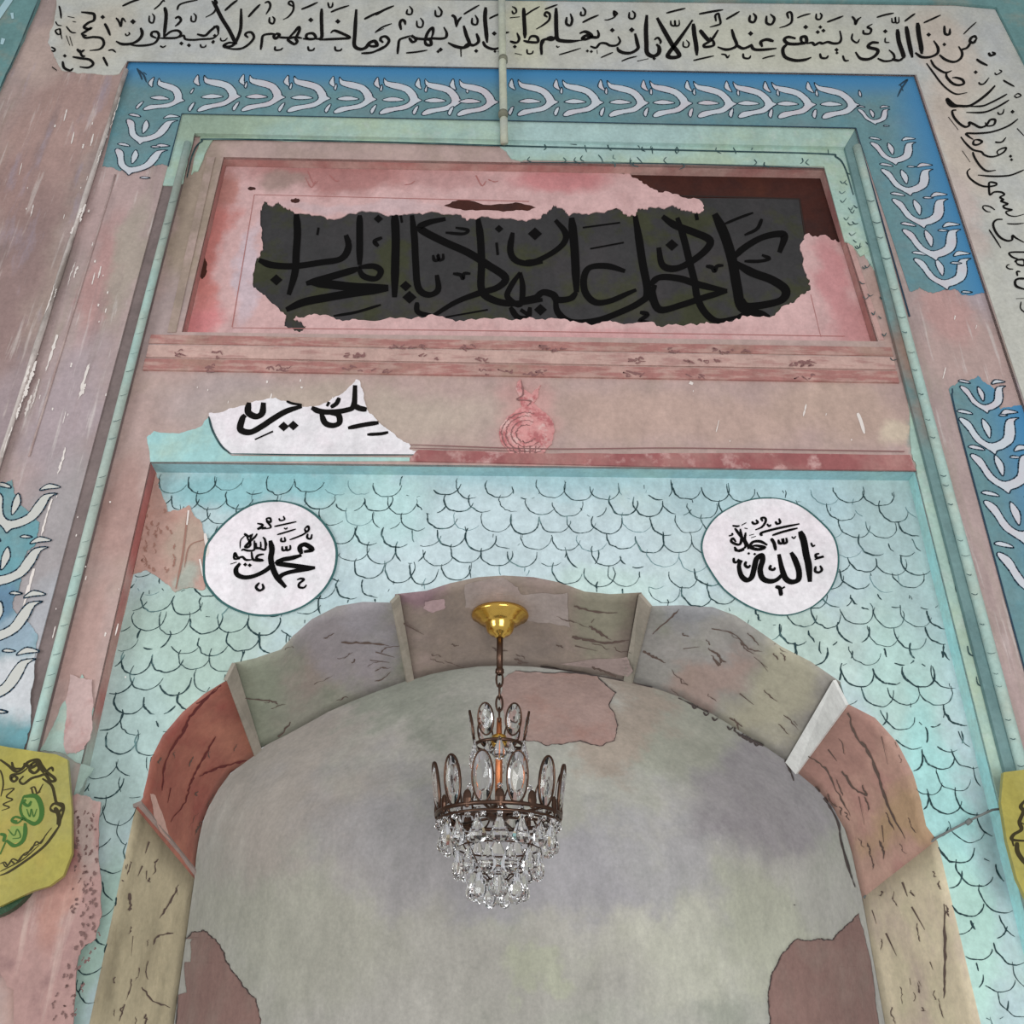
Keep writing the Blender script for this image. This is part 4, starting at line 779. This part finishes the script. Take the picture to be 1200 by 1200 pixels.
# ------------------------------------------------------------------ niche
cv = [P(*jl_r, Y_REAR)]+[P(*p, Y_REAR) for p in rear]+[P(*jr_r, Y_REAR)]
top_i = max(range(len(cv)), key=lambda i: cv[i].z)
Lc = cv[:top_i+1]; Rc = list(reversed(cv[top_i:]))
def atz(c, z):
    for a, b in zip(c, c[1:]):
        if a.z <= z <= b.z or b.z <= z <= a.z: return a.x+(b.x-a.x)*((z-a.z)/(b.z-a.z) if b.z != a.z else 0)
    return c[0].x if z < c[0].z else c[-1].x
ztop = cv[top_i].z; zbot = cv[0].z; NR = 40; NC = 40; V = []; FC = []; hmax = (Rc[0].x-Lc[0].x)/2
zsp = P(*rear[1], Y_REAR).z
for i in range(NR+1):
    u = i/NR; z = zbot+(zsp-zbot)*u*2.5 if u < .4 else zsp+(ztop-zsp)*math.sin((u-.4)/.6*math.pi/2)
    xl, xr = atz(Lc, z), atz(Rc, z)
    if i == NR: xl = xr = cv[top_i].x
    c_ = (xl+xr)/2; h = (xr-xl)/2
    for k in range(NC+1):
        t = math.pi*k/NC; V.append(Vector((c_-h*math.cos(t), Y_REAR-.002+.95*h*math.sin(t), z+.002)))
for i in range(NR):
    for k in range(NC): a = i*(NC+1)+k; FC.append((a, a+1, a+NC+2, a+NC+1))
niche = obj('wall_niche', V, FC, NICHE, None, True)
tag(niche, 'curved grey plaster niche behind the arch', kind='structure')
bvN = BVHTree.FromPolygons([tuple(v) for v in V], FC)
fN = surfB(bvN, .003)
pa = jag([(604, 786), (650, 789), (700, 792), (722, 812), (714, 828), (724, 850), (720, 868), (706, 874), (680, 868), (660, 872), (642, 874), (626, 868), (604, 870), (592, 850), (586, 820), (590, 796)], 2, 3)
draped('bare_patch', pa, fN, STAIN, None).name = 'niche_patch'
pt = bpy.data.objects['niche_patch']; pt.parent = niche; pt.name = 'bare_patch'
pa2 = jag([(206, 1200), (208, 1150), (212, 1105), (225, 1092), (238, 1090), (252, 1100), (262, 1115), (270, 1135), (284, 1155), (300, 1170), (306, 1195), (300, 1230), (200, 1260)], 2, 4)
q = draped('bare_patch', pa2, fN, STAIN2); q.parent = niche
pa3 = jag([(1006, 1070), (990, 1085), (975, 1102), (958, 1100), (935, 1100), (916, 1118), (905, 1140), (900, 1165), (902, 1200), (905, 1260), (1040, 1270), (1030, 1200), (1016, 1110)], 2, 4)
q = draped('bare_patch', pa3, fN, STAIN2); q.parent = niche
ol = Ink(surfB(bvN, .006))
for pp, w_ in ((pa, 1.0), (pa2, 1.3), (pa3, 1.3)): ol.stroke(pp[:int(len(pp)*.78)], w_, k=1, wob=.6)
ol.stroke([(795, 818), (830, 835), (860, 848), (862, 858), (890, 872), (915, 886), (925, 902), (930, 915)], 2.2, wob=.6)
ol.stroke([(935, 905), (955, 922), (970, 942), (982, 965), (985, 985), (995, 1020), (1002, 1040)], 2, wob=.6)
ol.stroke([(600, 778), (650, 784), (700, 792), (740, 800), (790, 812)], 1.4, wob=.6); ol.stroke([(930, 1060), (932, 1061)], 2)
for _ in range(10): x = random.uniform(800, 930); y = 820+(x-800)*.6; ol.stroke([(x, y), (x+3, y+4), (x+7, y+1)], 2, k=3)
q = ol.build('crack_lines', mat('dark_crack', (86, 74, 72), bump=0)); q.parent = niche
# ------------------------------------------------------------------ conduit down the middle of the top band
cm = mat('pale_green_conduit', (190, 194, 172), n=((9, (176, 182, 172), .45, .65, .8),), rough=.5)
con = empty('cable_conduit', tuple(P(590, 168, Y_OUT-.02))); tag(con, 'pale green cable conduit running down the middle of the writing band to the panel', 'conduit')
tube('pipe', [P(586, -120, -.045), P(588, 0, -.045), P(589, 80, -.045), P(590.5, 150, -.03), P(591, 168, -.008)], .0135, cm, con, seg=14)
for yy in (68, 132): 
    c0 = P(589.5, yy, -.045); c1 = P(589.7, yy+4, -.045); tube('pipe_clip', [c0, c1], .0165, mat('clip_grey', (128, 128, 110)), con, seg=14)
# thin cord on the right of the arch
cordm = mat('grey_cord', (120, 124, 122))
cord = empty('wall_cord', tuple(P(1095, 985, Y_SC-.006))); tag(cord, 'thin grey cord stretched from the right springing of the arch to the yellow plaque', 'cord')
tube('cord', [P(1012, 1052, Y_REAR-.01), P(1055, 1019, .28), P(1097, 982, Y_SC-.01), P(1135, 962, .05), P(1163, 949, Y_IN-.012), P(1180, 947, Y_IN-.014)], .0028, cordm, cord, seg=8)
tube('clip', [P(1133, 961, .048), P(1137, 965, .048)], .008, cordm, cord)
# ------------------------------------------------------------------ yellow plaques
def plaque(poly, Y, label, ox, oy, s, brown, green, leaf=None):
    ym = mat('yellow_lacquer', (164, 154, 70), Y=Y, n=((5, (150, 146, 84), .45, .65, .7), (3, (174, 144, 68), .5, .7, .6)), rough=.3, bump=.02)
    pq = slab('yellow_plaque', poly, Y, .012, ym); tag(pq, label, 'plaque')
    a = Ink(surfY(Y-.0125)); a.text(ox, oy, s, brown, gain=1.35, nib=.3, taper=.5); a.build('ornament', mat('olive_ink', (52, 44, 10), bump=0, rough=.4), pq)
    if green: a = Ink(surfY(Y-.0128)); a.text(ox, oy, s, green, gain=1.15, nib=.3, taper=.6); a.build('lettering', mat('leaf_green_ink', (52, 98, 30), bump=0, rough=.4), pq)
    if leaf:
        for l in leaf: slab('leaf_ground', [(ox+x/s, oy+y/s) for x, y in l], Y-.012, .0003, mat('pale_leaf_green', (132, 152, 72), bump=0), pq)
plaque([(-60, 862), (12, 876), (66, 884), (79, 890), (84, 950), (84, 1000), (74, 1026), (58, 1038), (38, 1044), (0, 1062), (-70, 1075)], -.04, 'yellow plaque with green Arabic writing at the left edge', 0, 860, 5.4545,
    """16 0,165 50,200 100,240 140,225 180,180 240,165 265,200 300,245 345,280 350,300 320,300 290,260 250,270 200,285 150,320 125,300 150,270;14 270,285 330,330 350,400 362,440 400,450 405,490 385,560;22 350,470 375,520 378,590;14 378,590 330,660 280,720 180,800 60,880 0,905
13 70,290 90,270 110,285 90,305 70,290 75,262 130,252 180,215;16 190,200 230,180 250,220 220,250 190,230 205,195;12 300,235 330,215 340,240;14 320,470 350,445 400,470 370,500 330,490 320,470;12 370,490 365,580;12 75,180 90,220 140,220;18 150,190 200,215 240,200 280,250;8 0,230 15,270 20,330 5,400;7 0,880 60,850 150,800 250,710
8 0,830 30,820 50,840 80,800 120,810 150,770 200,740 230,690 260,700 290,650 330,600;8 15,820 40,850 70,815 100,830 140,780 170,770 210,720 250,700 300,640;8 20,360 90,350 40,400 80,420 20,450 60,470 10,490;8 190,350 220,340 240,380 275,320;8 200,340 215,385 260,370""",
    """28 150,400 230,400 265,470 260,540 220,575 165,550;15 150,400 130,470 140,520 165,550 100,530 75,555 110,570 145,545;24 160,570 160,640 140,690 90,715 40,680;14 40,680 0,770;24 75,555 110,560;20 0,640 30,650 20,690;18 165,420 150,440 180,460 200,430;7 170,480 190,530 200,480 215,530 235,480;7 50,610 90,650 110,610 130,660 80,670""",
    [[(150, 410), (220, 405), (255, 470), (250, 540), (215, 565), (165, 545), (140, 500)], [(70, 590), (150, 590), (150, 650), (125, 690), (85, 700), (45, 670)]])
plaque([(1176, 905), (1290, 890), (1310, 1085), (1206, 1060), (1192, 1030), (1180, 985), (1173, 940)], -.04, 'yellow plaque with dark ornament cut off by the right edge', 1140, 900, 6.667,
    "24 410,250 375,300 395,340 365,420 380,480 320,520 310,560 420,570;20 300,540 320,610;28 345,580 352,660 420,760;14 350,410 400,440", None)
pm = mat('green_enamel_rim', (38, 70, 44), rough=.3); pm2 = mat('glossy_white_enamel', (188, 196, 168), rough=.25, n=((6, (150, 160, 110), .45, .6, .8),))
pc = P(-4, 1022, -.03); pl_ = empty('round_plate', tuple(pc)); tag(pl_, 'round dark green rimmed plate showing under the yellow plaque at left', 'plate')
def disc(name, r0_, r1_, dy, m):
    Vv = []; Ff = []; sg = 48
    for r, y in ((r0_, dy), (r1_, dy), (r1_, dy+.02)):
        for k in range(sg): t = 2*math.pi*k/sg; Vv.append((pc.x+r*math.cos(t), pc.y+y, pc.z+r*math.sin(t)))
    for j in range(2):
        for k in range(sg): Ff.append((j*sg+k, j*sg+(k+1) % sg, (j+1)*sg+(k+1) % sg, (j+1)*sg+k))
    if r0_ < .05: Ff.append(tuple(range(sg)))
    return obj(name, Vv, Ff, m, pl_)
disc('rim', .080, .094, -.012, pm); disc('face', .0001, .081, -.008, pm2)
# ------------------------------------------------------------------ chandelier
BR = mat('polished_brass', (236, 188, 84), metal=1, rough=.16, bump=0); DK = mat('aged_bronze', (92, 68, 56), metal=.9, rough=.32, bump=0); COP = mat('copper_rod', (206, 122, 76), metal=.8, rough=.35, bump=0)
GL = bpy.data.materials.new('cut_glass'); GL.use_nodes = True; gb = GL.node_tree.nodes['Principled BSDF']
gb.inputs['Base Color'].default_value = (.97, .97, .98, 1); gb.inputs['Transmission Weight'].default_value = 1; gb.inputs['Roughness'].default_value = .02; gb.inputs['IOR'].default_value = 1.5
_t = GL.node_tree.nodes.new('ShaderNodeTexNoise'); _t.inputs['Scale'].default_value = 4; _m = GL.node_tree.nodes.new('ShaderNodeMapRange'); _m.inputs[3].default_value = .01; _m.inputs[4].default_value = .05
GL.node_tree.links.new(_t.outputs['Fac'], _m.inputs[0]); GL.node_tree.links.new(_m.outputs[0], gb.inputs['Roughness'])
SG = mat('smoky_bronze_glass', (150, 118, 100), metal=.3, rough=.15, bump=0)
YC = .185
def zc_at(py, px=584): return P(px, py, YC).z
hit = bvA.ray_cast(Vector((P(583, 720, YC).x, YC, zc_at(860))), Vector((0, 0, 1)))
ZC = hit[0].z if hit[0] is not None else zc_at(712)
XC = P(584, 760, YC).x
XB = P(586, 950, YC).x; XC = (XC+XB)/2
ch = empty('chandelier', (XC, YC, ZC)); tag(ch, 'small crystal chandelier with brass canopy hanging in front of the niche', 'chandelier')
def C(z): return (XC, YC, z)
pxm = 440.0
zb = zc_at(742)
hC = ZC-zb
lathe('canopy', [(r_, z_*.62) for r_, z_ in [(0, .012), (.076, .012), (.078, -.002), (.076, -.010), (.066, -.014), (.064, -.022), (.056, -.026), (.054, -.034), (.044, -.038), (.040, -.044), (.038, -.060), (.034, -.078), (.026, -.090), (.016, -.096), (.012, -.104), (0, -.106)]], BR, C(ZC-.012), ch, 48)
ztop_rod = ZC-.065
zr1 = zc_at(786)
tube('rod', [C(ztop_rod), C(zr1)], .0085, DK, ch, seg=12)
lathe('rod_collar', [(.006, .01), (.011, .004), (.012, -.006), (.006, -.012)], DK, C(zr1), ch, 16)
nl = 4; z0 = zr1-.008; z1 = zc_at(846); lh = (z0-z1)/nl
for i in range(nl):
    zc_ = z0-lh*(i+.5); ax = (i % 2)
    pts = []
    for k in range(14):
        t = 2*math.pi*k/14; rx, rz = .0085*math.cos(t), lh*.66*math.sin(t)
        pts.append((XC+(rx if ax == 0 else 0), YC+(rx if ax else 0), zc_+rz))
    tube('chain_link', pts, .0028, DK, ch, seg=6, close=True)
zring1 = zc_at(874); zring2 = zc_at(957)
R1, R2 = .060, .152
def ring(name, r, z, th, m, hgt=1): 
    n_ = 48; return tube(name, [(XC+r*math.cos(2*math.pi*k/n_), YC+r*math.sin(2*math.pi*k/n_), z) for k in range(n_)], th, m, ch, seg=8, close=True)
ring('upper_ring', R1, zring1, .0045, DK); 
tube('stem', [C(z1+.01), C(zring1-.005), C(zring2)], [.006, .009, .009], COP, ch, seg=14)
lathe('hub', [(.004, .022), (.018, .016), (.022, .004), (.018, -.01), (.004, -.018)], BR, C(zring1+.01), ch, 20)
lathe('hub', [(.009, .03), (.03, .014), (.036, .002), (.02, -.012), (.004, -.016)], DK, C(zring2+.002), ch, 24)
ring('main_ring', R2, zring2, .0052, DK); ring('main_ring', R2-.002, zring2-.016, .0035, DK)
for k in range(6):
    a = math.radians(60*k+15); tube('arm', [C(zring2), (XC+R2*math.cos(a), YC+R2*math.sin(a), zring2)], .0035, DK, ch, seg=8)
    if k % 2 == 0: tube('arm', [C(zring1), (XC+R1*math.cos(a), YC+R1*math.sin(a), zring1)], .003, DK, ch, seg=8)
# shared meshes
def lens_mesh(w_, h_, t_, name):
    V = [(0, -t_, 0), (0, t_, 0)]; FC = []; n_ = 16
    for s in (1,):
        for k in range(n_): t = 2*math.pi*k/n_; V.append((w_*.62*math.cos(t), -t_*.8, h_*.62*math.sin(t)))
        for k in range(n_): t = 2*math.pi*k/n_; V.append((w_*math.cos(t), 0, h_*math.sin(t)))
        for k in range(n_): t = 2*math.pi*k/n_; V.append((w_*.62*math.cos(t), t_*.8, h_*.62*math.sin(t)))
    for k in range(n_):
        j = (k+1) % n_; FC += [(0, 2+k, 2+j), (2+k, 2+n_+k, 2+n_+j, 2+j), (2+n_+k, 2+2*n_+k, 2+2*n_+j, 2+n_+j), (1, 2+2*n_+j, 2+2*n_+k)]
    me = bpy.data.meshes.new(name); me.from_pydata(V, [], FC); me.materials.append(GL); me.update()
    bm = bmesh.new(); bm.from_mesh(me); bmesh.ops.recalc_face_normals(bm, faces=bm.faces); bm.to_mesh(me); bm.free(); return me
def rim_mesh(w_, h_, th, name):
    n_ = 24; sg = 6; V = []; FC = []
    for i in range(n_):
        t = 2*math.pi*i/n_; c = Vector((w_*math.cos(t), 0, h_*math.sin(t))); nn = Vector((math.cos(t), 0, math.sin(t)))
        for k in range(sg): u = 2*math.pi*k/sg; V.append(c+nn*th*math.cos(u)+Vector((0, 1, 0))*th*1.6*math.sin(u))
    for i in range(n_):
        for k in range(sg): j = (i+1) % n_; FC.append((i*sg+k, i*sg+(k+1) % sg, j*sg+(k+1) % sg, j*sg+k))
    me = bpy.data.meshes.new(name); me.from_pydata([tuple(v) for v in V], [], FC); me.materials.append(DK)
    me.polygons.foreach_set('use_smooth', [True]*len(me.polygons)); return me
def drop_mesh(w_, h_, name):
    prof = [(0, 0), (.18, -.06), (.30, -.2), (.62, -.42), (.95, -.66), (1, -.78), (.72, -.93), (0, -1)]; n_ = 8; V = []; FC = []
    for r, z in prof:
        for k in range(n_): t = 2*math.pi*k/n_; V.append((w_*r*math.cos(t), w_*.6*r*math.sin(t), h_*z))
    for i in range(len(prof)-1):
        for k in range(n_): FC.append((i*n_+k, (i+1)*n_+k, (i+1)*n_+(k+1) % n_, i*n_+(k+1) % n_))
    me = bpy.data.meshes.new(name); me.from_pydata(V, [], FC); me.materials.append(GL)
    bm = bmesh.new(); bm.from_mesh(me); bmesh.ops.remove_doubles(bm, verts=bm.verts, dist=1e-6); bmesh.ops.recalc_face_normals(bm, faces=bm.faces); bm.to_mesh(me); bm.free(); return me
def place(name, me, x, y, z, rz, rx=0, parent=ch):
    o = bpy.data.objects.new(name, me); COL.objects.link(o)
    o.location = Vector((x, y, z))-(Vector(parent.location) if parent == ch else Vector()); o.rotation_euler = (rx, 0, rz); o.parent = parent; return o
def petal(r, a, z, lm, rm_, lean):
    x, y = XC+r*math.sin(a), YC-r*math.cos(a)
    o = place('glass_petal', lm, x, y, z, a, lean)
    q = bpy.data.objects.new('rim', rm_); COL.objects.link(q); q.parent = o; return o
lmB, rmB = lens_mesh(.024, .058, .008, 'glass_petal'), rim_mesh(.0255, .0595, .0026, 'rim')
lmS, rmS = lens_mesh(.021, .039, .006, 'glass_petal'), rim_mesh(.022, .040, .0022, 'rim')
zpB = zc_at(928); zpS = zc_at(851)
for k in range(12): petal(R2+.006, math.radians(15+30*k), zpB, lmB, rmB, math.radians(8))
for k in range(6): petal(R1+.010, math.radians(30+60*k), zpS, lmS, rmS, math.radians(10))
dS, dM, dL = drop_mesh(.012, .036, 'glass_drop'), drop_mesh(.018, .062, 'glass_drop'), drop_mesh(.023, .072, 'glass_drop')
for k in range(6):
    a = math.radians(60*k); place('glass_drop', dM, XC+(R1+.012)*math.sin(a), YC-(R1+.012)*math.cos(a), zring1+.006, a)
    a = math.radians(30+60*k); place('glass_drop', dS, XC+R1*math.sin(a), YC-R1*math.cos(a), zring1-.002, a)
bead_ = bpy.data.meshes.new('bead'); bm = bmesh.new(); bmesh.ops.create_icosphere(bm, subdivisions=1, radius=.008); bm.to_mesh(bead_); bm.free(); bead_.materials.append(GL)
finial = bpy.data.meshes.new('bronze_leaf'); bm = bmesh.new(); bmesh.ops.create_uvsphere(bm, u_segments=10, v_segments=6, radius=1); bmesh.ops.scale(bm, vec=(.012, .006, .022), verts=bm.verts); bm.to_mesh(finial); bm.free(); finial.materials.append(DK)
for k in range(12):
    a = math.radians(30*k); place('bronze_leaf', finial, XC+R2*math.sin(a), YC-R2*math.cos(a), zring2+.012, a)
    place('bead', bead_, XC+(R2-.01)*math.sin(a), YC-(R2-.01)*math.cos(a), zring2+.040, a)
for k in range(24):
    a = math.radians(15*k); place('bead', bead_, XC+(R2-.004)*math.sin(a), YC-(R2-.004)*math.cos(a), zring2-.024, a)
tiers = ((.134, zc_at(966), 16, dL, DK), (.100, zc_at(995), 12, dL, DK), (.062, zc_at(1020), 8, dL, DK), (.026, zc_at(1032), 4, dM, DK))
for ti, (r, z, n_, me, mm) in enumerate(tiers):
    tube('tier_ring', [(XC+r*math.cos(2*math.pi*k/36), YC+r*math.sin(2*math.pi*k/36), z) for k in range(36)], .0022, DK, ch, seg=6, close=True)
    for k in range(n_):
        a = 2*math.pi*(k+.5*(ti % 2))/n_; place('glass_drop', me, XC+r*math.sin(a), YC-r*math.cos(a), z+.002, a)
        place('bead', bead_, XC+r*math.sin(a), YC-r*math.cos(a), z+.009, a)
for k in range(4):
    a = math.radians(45+90*k); tube('hanger', [(XC+.15*math.sin(a), YC-.15*math.cos(a), zring2-.012), (XC+.102*math.sin(a), YC-.102*math.cos(a), tiers[1][1]), (XC+.062*math.sin(a), YC-.062*math.cos(a), tiers[2][1]), (XC+.026*math.sin(a), YC-.026*math.cos(a), tiers[3][1])], .0016, DK, ch, seg=6)
